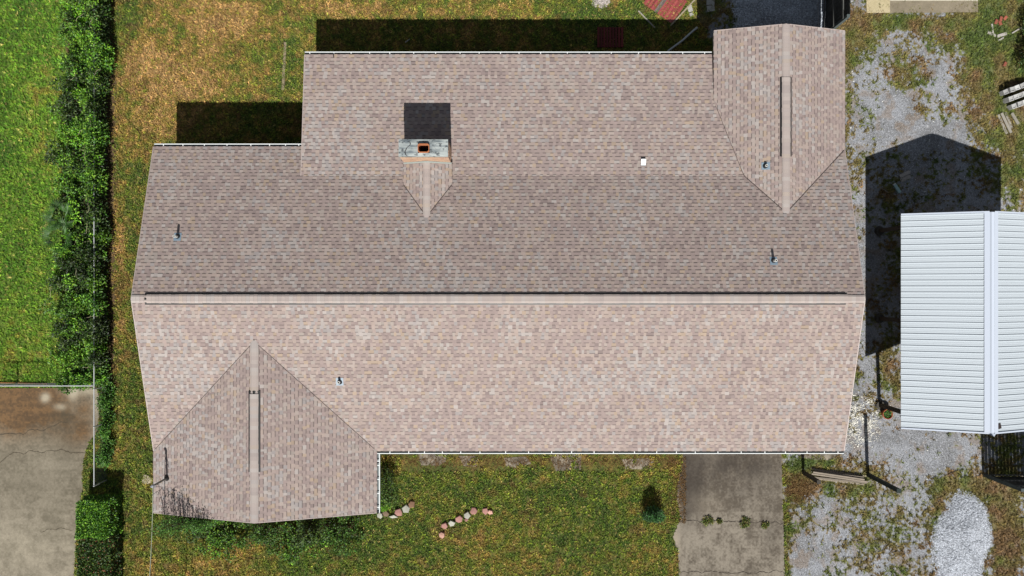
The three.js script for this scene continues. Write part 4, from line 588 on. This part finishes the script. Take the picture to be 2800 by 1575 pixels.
// ------------------------------------------------------------------ posts, planks, pot
function yardPost(label, gx, gy, h, w, col, lean = 0) { const g = thing('yard_post', label, 'post', at(gx, gy)); new MB().box(V(lean * h / 2, h / 2 - .1, 0), w, h + .2, w, col, 0, 0, -lean).build('shaft', M.wood, g); new MB().box(V(lean * h, h + .012, 0), w + .03, .024, w + .03, mul(col, .9)).build('cap', M.wood, g); return g; }
yardPost('tall dark green post standing in the gravel below the carport', 2372, 1297, 2.92, .14, C(52, 66, 62, .6));
yardPost('short weathered post between driveway and plank pile', 2196, 1291, 1.85, .13, C(84, 78, 70, .6));
for (const [base, turn, label] of [[at(2686, 1298), 0, 'tall dark board fence cut by the right edge below the carport'], [V(13.16, 0, -10.6), Math.PI / 2, 'tall dark board fence running up from the north wing corner']]) { const g = thing('privacy_fence', label, 'fence', base, 'tall dark board fences'); g.rotation.y = turn; const h = 2.78, col = C(70, 72, 70, .55);
  new MB().box(V(.05, h / 2, 0), .12, h, .12, C(96, 108, 108, .6)).build('post', M.wood, g); for (let i = 1; i < 3; i++) new MB().box(V(.05 + i * 1.7, h / 2 - .05, .0), .1, h - .1, .1, col).build('post', M.wood, g);
  for (const y of [.4, 1.4, 2.4]) new MB().box(V(2.1, y, -.07), 4.1, .09, .04, C(110, 112, 108, .55)).build('rail', M.wood, g);
  const r = RNG(77); for (let i = 0; i < 27; i++) new MB().box(V(.19 + i * .15, h / 2 + (r() - .5) * .04, .075), .14, h - .06, .02, mul(col, .75 + .5 * r())).build('board', M.wood, g); }
{ const a = at(2214, 1291), b = at(2370, 1312), L = a.distanceTo(b), ang = -Math.atan2(b.z - a.z, b.x - a.x), mid = a.clone().add(b).multiplyScalar(.5), r = RNG(88), dir = V(Math.cos(-ang), 0, Math.sin(-ang)), nrm = V(-dir.z, 0, dir.x);
  const lay = [[0, -.17], [0, -.04], [0, .09], [0, .22], [1, -.13], [1, .01], [1, .15], [2, -.09], [2, .05], [3, -.04]];
  const names = ['bottom plank nearest the house in the weathered plank pile', 'second bottom plank of the weathered plank pile', 'third bottom plank of the weathered plank pile', 'bottom plank on the driveway side of the plank pile', 'upper second-layer plank nearest the house in the pile', 'middle second-layer plank in the weathered pile', 'second-layer plank on the open side of the pile', 'third-layer plank nearest the house in the pile', 'third-layer plank on the open side of the pile', 'topmost plank of the weathered plank pile'];
  lay.forEach(([l, o], i) => { const len = L * (.8 + .2 * r()), c = mul(C(196, 182, 164), .34 + .36 * r()), m = new MB().box(V(0, 0, 0), len, .04, .062, c, ang + (r() - .5) * .05).build('plank', M.wood, scene); m.position.copy(mid).addScaledVector(nrm, o).addScaledVector(dir, (r() - .5) * (L - len)).setY(.022 + l * .062); tag(m, names[i], 'plank', 'weathered plank pile'); }); }
{ const p = at(2417, 1129), g = thing('flower_pot', 'round terracotta pot of weeds beside the carport post', 'pot', p), prof = [[.13, 0], [.17, .18], [.2, .33], [.215, .33], [.215, .39], [.185, .39], [.175, .30], [0, .28]].map(([x, y]) => new THREE.Vector2(x, y)), geo = new THREE.LatheGeometry(prof, 24); geo.setAttribute('color', new THREE.Float32BufferAttribute(Array.from({ length: geo.attributes.position.count }, () => C(206, 116, 72, .6)).flat(), 3));
  const m = new THREE.Mesh(geo, M.rough); m.name = 'pot'; g.add(m); new MB().cyl(V(0, .27, 0), V(0, .31, 0), .172, .172, 20, C(40, 32, 24, .6)).build('soil', M.rough, g);
  const r = RNG(99), f = new MB(); for (let i = 0; i < 70; i++) { const a = r() * 6.28, q = Math.sqrt(r()) * .15; leafAt(f, V(Math.cos(a) * q, .3 + r() * .1, Math.sin(a) * q), rdir(r, .4), V(0, 1, 0), .09, .035, mul(MD[i % 4], .7 + .6 * r())); } f.build('foliage', M.leaf, g); }
// ------------------------------------------------------------------ things on the back lawn and behind the house
function lyingBoard(name, label, cat, a, b, w, h, col, y = 0, group) { const m = new MB().box(V(0, 0, 0), a.distanceTo(b), h, w, col, -Math.atan2(b.z - a.z, b.x - a.x)).build(name, M.wood, scene); m.position.copy(a.clone().add(b).multiplyScalar(.5)).setY(y + h / 2); return tag(m, label, cat, group); }
lyingBoard('timber', 'long weathered timber lying on the back lawn', 'timber', at(781, 116), at(774, 246), .11, .05, C(178, 160, 132, .55));
lyingBoard('metal_pole', 'thin grey pole lying by the red metal sheet', 'pole', at(1745, 31), at(1790, 77), .05, .045, C(190, 184, 172, .6), .03);
lyingBoard('wood_strip', 'pale wooden strip along the right edge of the red sheet', 'timber', at(1832, 72), at(1905, -6), .06, .05, C(190, 176, 150, .6), .03);
{ const a = at(1826, 140, .1), b = at(1902, 79, .1), m = new MB().tube([a, a.clone().lerp(b, .5).add(V(.03, 0, .02)), b.clone().lerp(a, .12), b], .042, 10, C(214, 222, 222, .62)); m.cyl(b, b.clone().add(b.clone().sub(a).normalize().multiplyScalar(.09)), .055, .055, 10, C(204, 206, 196, .6)); tag(m.build('drain_pipe', M.plastic, scene), 'pale drain pipe running out from the rear gutter', 'pipe'); }
{ const m = new MB(), a = at(1108, 116, .03), b = at(1121, 106, .03); m.tube([a, a.clone().lerp(b, .4).add(V(0, .03, .02)), b], .03, 6, C(214, 212, 208, .6), .02); tag(m.build('plastic_scrap', M.plastic, scene), 'small white scrap in the shade behind the house', 'debris'); }
{ const g = thing('corrugated_sheet', 'rusty red corrugated metal sheet lying at the top edge', 'metal sheet', at(1818, 8)); g.rotation.y = -.62; const m = new MB(), n = 18, W = 1.5, D = 1.15, y = i => .05 + (i % 2) * .03, r = RNG(5); for (let i = 0; i < n; i++) { const x0 = -W / 2 + W * i / n, x1 = -W / 2 + W * (i + 1) / n, c = i > 6 && i < 9 ? C(150, 136, 132, .5) : mul(C(196, 96, 96), .42 + .16 * r()); m.quad(V(x0, y(i), -D / 2), V(x0, y(i), D / 2), V(x1, y(i + 1), D / 2), V(x1, y(i + 1), -D / 2), c); } m.build('sheet', M.metal, g); new MB().box(V(-.1, .02, .1), W * .9, .03, .09, C(120, 90, 70, .5)).build('batten', M.wood, g); }
{ const g = thing('red_pallet', 'dark red slatted pallet in the shade by the rear gutter', 'pallet', at(1668, 104)), r = RNG(6); for (let i = 0; i < 9; i++) new MB().box(V(-.5 + i * .125, .115, 0), .09, .02, .85, mul(C(122, 46, 44), .5 + .3 * r())).build('slat', M.wood, g); for (const z of [-.38, 0, .38]) new MB().box(V(0, .055, z), 1.12, .095, .06, C(96, 40, 38, .5)).build('bearer', M.wood, g); }
[[1942, 5, .34, .30, 'pale square paving slab at the top edge, upper of two'], [1943, 24, .32, .26, 'pale square paving slab near the top edge, lower of two'], [1886, 24, .2, .28, 'broken pale slab piece right of the red sheet'], [1890, 40, .16, .14, 'small pale slab chip below the broken piece']].forEach(([gx, gy, w, d, label], i) => { const m = new MB().cbox(V(0, .03, 0), w, .07, d, C(206, 204, 196, .58), .15 * i, .01).build('paving_slab', M.rough, scene); m.position.copy(at(gx, gy)); tag(m, label, 'slab', 'loose slabs behind the house'); });
lyingBoard('white_conduit', 'thin white conduit lying over the dark gravel heap', 'pipe', at(2231, -10, .1), at(2233, 78, .1), .025, .025, C(214, 214, 214, .6), .30);
// ------------------------------------------------------------------ right edge debris
{ const ang = .36, cols = C(214, 214, 212, .8); let k = 0; const rowsB = [[2738, 256, 6], [2748, 276, 6], [2760, 295, 5]], ordR = ['upper', 'middle', 'lower'], ordC = ['first', 'second', 'third', 'fourth', 'fifth', 'sixth']; const r = RNG(12);
  rowsB.forEach(([gx, gy, n], ri) => { for (let i = 0; i < n; i++) { const g = thing('concrete_block', `pale concrete block, ${ordC[i]} from the left in the ${ordR[ri]} row of the stack`, 'block', at(gx + i * 15.4 * Math.cos(ang), gy - i * 15.4 * Math.sin(ang)), 'stacked concrete blocks at the right edge'); const h = .30 + .16 * r(), c = mul(cols, .6 + .65 * r()), bw = .2; g.rotation.y = ang + (r() - .5) * .3; g.position.y = 0;
    const t = .035; new MB().cbox(V(0, h / 2, -.1 + t / 2), bw, h, t, c, 0, .006).build('face_shell', M.rough, g); new MB().cbox(V(0, h / 2, .1 - t / 2), bw, h, t, c, 0, .006).build('face_shell', M.rough, g); for (const x of [-bw / 2 + t / 2, bw / 2 - t / 2]) new MB().box(V(x, h / 2 - .004, 0), t, h - .008, .13, mul(c, .95)).build('web', M.rough, g); new MB().box(V(0, h - .05, 0), bw - 2 * t, .03, .13, mul(c, .9)).build('core_fill', M.rough, g); } }); }
{ const r = RNG(14); const lab = ['leftmost grey board of the scrap pile below the blocks', 'second grey board of the scrap pile below the blocks', 'third short board of the scrap pile below the blocks', 'crooked rightmost board of the scrap pile below the blocks']; [[2728, 314, 2752, 366], [2736, 310, 2762, 364], [2748, 308, 2766, 352], [2764, 310, 2782, 340]].forEach(([a, b, c, d], i) => lyingBoard('scrap_board', lab[i], 'board', at(a, b), at(c, d), .09 + .04 * r(), .04, mul(C(196, 190, 176), .45 + .2 * r()), i % 2 * .045, 'scrap boards below the concrete blocks')); }
[[2700, 88, 2722, 98, .11, 'white plank at the left of the debris by the top right'], [2711, 66, 2714, 92, .07, 'thin upright white strip in the top right debris'], [2725, 100, 2752, 92, .12, 'white board in the middle of the top right debris'], [2728, 112, 2742, 104, .06, 'short white stick below the top right debris'], [2765, 92, 2792, 76, .05, 'thin pale branch at the right of the debris']].forEach(([a, b, c, d, w, label], i) => lyingBoard('debris_board', label, 'board', at(a, b), at(c, d), w, .035, C(214, 208, 200, .6), .01 * i, 'pale debris boards in the top right corner'));
{ const r = RNG(15), L = ['leftmost broken red brick in the top right weeds', 'upper broken red brick in the top right weeds', 'lower broken red brick in the top right weeds', 'right broken red brick in the top right weeds', 'lone orange brick piece above the block stack']; [[2722, 60], [2735, 52], [2733, 64], [2747, 50], [2746, 176]].forEach(([gx, gy], i) => { const m = new MB().cbox(V(0, .04, 0), .19, .085, .12, mul(C(196, 112, 88), .4 + .2 * r()), r() * 3, .012).build('red_brick', M.rough, scene); m.position.copy(at(gx, gy)); tag(m, L[i], 'brick', 'broken red bricks in the top right weeds'); }); }
// things in the carport's shade
lyingBoard('shade_board', 'wide grey board in the shade behind the carport, upper half', 'board', at(2459, 483), at(2486, 470), .15, .04, C(206, 198, 190, .6), .02); lyingBoard('shade_board', 'wide grey board in the shade behind the carport, lower half', 'board', at(2461, 494), at(2488, 482), .15, .04, C(196, 188, 180, .6), .015);
{ const g = thing('plastic_crate', 'pale blue-grey box lying in the shade behind the carport', 'box', at(2450, 517)); g.rotation.y = -1.0; new MB().cbox(V(0, .08, 0), .40, .16, .14, C(170, 206, 206, .6), 0, .015).build('body', M.plastic, g); new MB().box(V(-.22, .07, 0), .05, .13, .13, C(226, 226, 222, .6)).build('end_cap', M.plastic, g); }
lyingBoard('shade_stick', 'thin pale stick in the shade left of the blue box', 'stick', at(2406, 513), at(2428, 526), .03, .03, C(196, 190, 180, .6));

// ------------------------------------------------------------------ heaps of gravel and loose pebbles
const pebble = (seed) => { const r = RNG(seed), g = new THREE.IcosahedronGeometry(1, 0), p = g.attributes.position, m = new Map(); for (let i = 0; i < p.count; i++) { const k = [p.getX(i), p.getY(i), p.getZ(i)].map(v => v.toFixed(3)).join(); if (!m.has(k)) m.set(k, .7 + .5 * r()); const s = m.get(k); p.setXYZ(i, p.getX(i) * s, p.getY(i) * s * .65, p.getZ(i) * s); } g.computeVertexNormals(); return g; };
const pebMat = new THREE.MeshStandardMaterial({ roughness: .8 });
function heap(name, label, outline, h, col, n, sz, seed) {      // outline in ground pixels
  const P = outline.map(p => gw(...p)), cx = P.reduce((s, p) => s + p[0], 0) / P.length, cz = P.reduce((s, p) => s + p[1], 0) / P.length, r = RNG(seed), N = 64, R = 12, g = thing(name, label, 'gravel heap', V(cx, 0, cz)), mb = new MB();
  const rad = a => { const dx = Math.cos(a), dz = Math.sin(a); let b = 0; for (let i = 0; i < P.length; i++) { const [x0, z0] = P[i], [x1, z1] = P[(i + 1) % P.length], ex = x1 - x0, ez = z1 - z0, den = dx * ez - dz * ex; if (Math.abs(den) < 1e-9) continue; const t = ((x0 - cx) * ez - (z0 - cz) * ex) / den, u = ((x0 - cx) * dz - (z0 - cz) * dx) / den; if (t > 0 && u >= 0 && u <= 1) b = Math.max(b, t); } return b; };
  const H = (x, z, f) => Math.max(-.01, h * Math.pow(1 - f * f, 1.2) * (.55 + .9 * fbm(x * 1.3 + seed, z * 1.3, 3)) - .012 * f), pt = (i, k) => { const a = i / N * 6.283, f = k / R, q = rad(a) * f * (1 + .06 * (vnoise(i * .5, seed) - .5)), x = Math.cos(a) * q, z = Math.sin(a) * q; return V(x, H(x, z, f), z); };
  for (let i = 0; i < N; i++) for (let k = 0; k < R; k++) mb.quad(pt(i, k), pt(i, k + 1), pt(i + 1, k + 1), pt(i + 1, k), mul(col, .8));
  mb.build('mound', M.rough, g);
  const list = []; for (let i = 0; i < n; i++) { const a = r() * 6.283, f = Math.sqrt(r()) * 1.02, q = rad(a) * f, x = Math.cos(a) * q, z = Math.sin(a) * q, s = sz * (.6 + .9 * r() * r()); list.push([x, H(x, z, Math.min(f, 1)) + s * .2, z, s, r() * 6, mul(col, .45 + .85 * r()), .6]); }
  const im = new THREE.InstancedMesh(pebble(seed), pebMat, n), m = new THREE.Matrix4(), q4 = new THREE.Quaternion(), c = new THREE.Color(); list.forEach(([x, y, z, s, t, cl, ti], i) => { q4.setFromEuler(new THREE.Euler(ti * Math.sin(t * 3), t, ti * Math.cos(t * 2))); m.compose(V(x, y, z), q4, V(s, s, s)); im.setMatrixAt(i, m); im.setColorAt(i, c.setRGB(...cl)); }); im.name = 'pebbles'; im.userData.kind = 'stuff'; g.add(im);
}
heap('gravel_heap', 'bright white gravel heap at the bottom right', [[2618, 1338], [2660, 1350], [2700, 1390], [2712, 1450], [2716, 1490], [2690, 1530], [2680, 1600], [2570, 1600], [2552, 1540], [2545, 1480], [2556, 1430], [2590, 1390]], 0.32, C(210, 216, 226, .62), 16000, .032, 4001);
heap('gravel_heap', 'dark shaded gravel heap behind the north wing at the top edge', [[2000, 10], [2010, 80], [2090, 96], [2200, 92], [2270, 96], [2300, 50], [2320, -40], [2200, -90], [2040, -80]], .4, C(196, 204, 214, .7), 14000, .036, 4002);
heap('gravel_heap', 'small pale rubble patch on the lawn at the top edge', [[1612, -10], [1620, 16], [1650, 24], [1672, 8], [1668, -20], [1630, -30]], .1, C(206, 196, 190, .6), 1200, .028, 4003);
{ const r = RNG(4100), sh = [], gr = [];
  for (let i = 0; i < 5200; i++) { const gx = 2300 + r() * 110, gy = 1075 + r() * 150, d = blob(gx, gy, [[2340, 1110, 34, 28, 1], [2340, 1160, 40, 34, 1.1], [2380, 1150, 22, 50, .8], [2350, 1200, 40, 20, .5]]); if (r() > d * .62 * sstep(.25, .6, fbm(gx * .08, gy * .08, 3))) continue; const p = at(gx, gy), s = .018 + .026 * r() * r(); sh.push([p.x, s * .3, p.z, [s * 1.2, s * .7, s], r() * 6, mul(C(232, 230, 220), .4 + .4 * r()), .6]); }
  for (let i = 0; i < 95000; i++) { const gx = 1900 + r() * 900, gy = r() * 1575; const p = at(gx, gy); if (gx < borderX(gy) + 6 || inPoly(p.x, p.z, FOOT) || inPoly(gx, gy, DRV)) continue; if (gx > 2480 && gy > 600 && gy < 1130) continue; if (weed(gx, gy) > .6) continue; const s = .008 + .016 * r() * r(), big = r() < .006; gr.push([p.x, s * .25, p.z, big ? s * 2 : s, r() * 6, big ? C(236, 236, 230, .62) : mul(C(176, 179, 184), .1 + .55 * r()), .6]); }
  scatter('shell_chips', 'scattered white shell chips beside the right wall of the house', 'shells', pebble(4101), pebMat, sh); scatter('gravel_stones', 'loose grey gravel stones across the right yard', 'gravel', pebble(4102), pebMat, gr); }
{ const r = RNG(4200), st = []; // straw and dead runners
  for (let i = 0; i < 5200; i++) { let gx, gy; const k = r(); if (k < .3) { gx = 2185 + (r() + r() - 1) * 45; gy = 1335 + (r() + r() - 1) * 45; } else if (k < .75) { gx = 1060 + r() * 800; gy = 1262 + (r() + r() - 1) * 28; } else { gx = 1850 + (r() - .5) * 50; gy = 1250 + r() * 180; } const p = at(gx, gy); if (inPoly(p.x, p.z, FOOT)) continue; const s = .5 + r(); st.push([p.x, .012 + r() * .03, p.z, [s, 1, 1], r() * 6, mul(mix(C(196, 160, 104), C(140, 110, 74), r()), .45 + .3 * r()), .15]); }
  const g = new MB(); g.tri(V(-.09, 0, 0), V(0, .012, .006), V(.09, 0, 0), [1, 1, 1]); g.tri(V(-.09, 0, 0), V(.09, 0, 0), V(0, .012, -.006), [1, 1, 1]); scatter('dead_straw', 'dead straw and runners along the front wall and driveway edge', 'straw', g.geo(), M.drylf, st); }
scene.traverse(o => { if (o.isMesh) { o.castShadow = true; o.receiveShadow = true; } });
renderer.render(scene, camera);
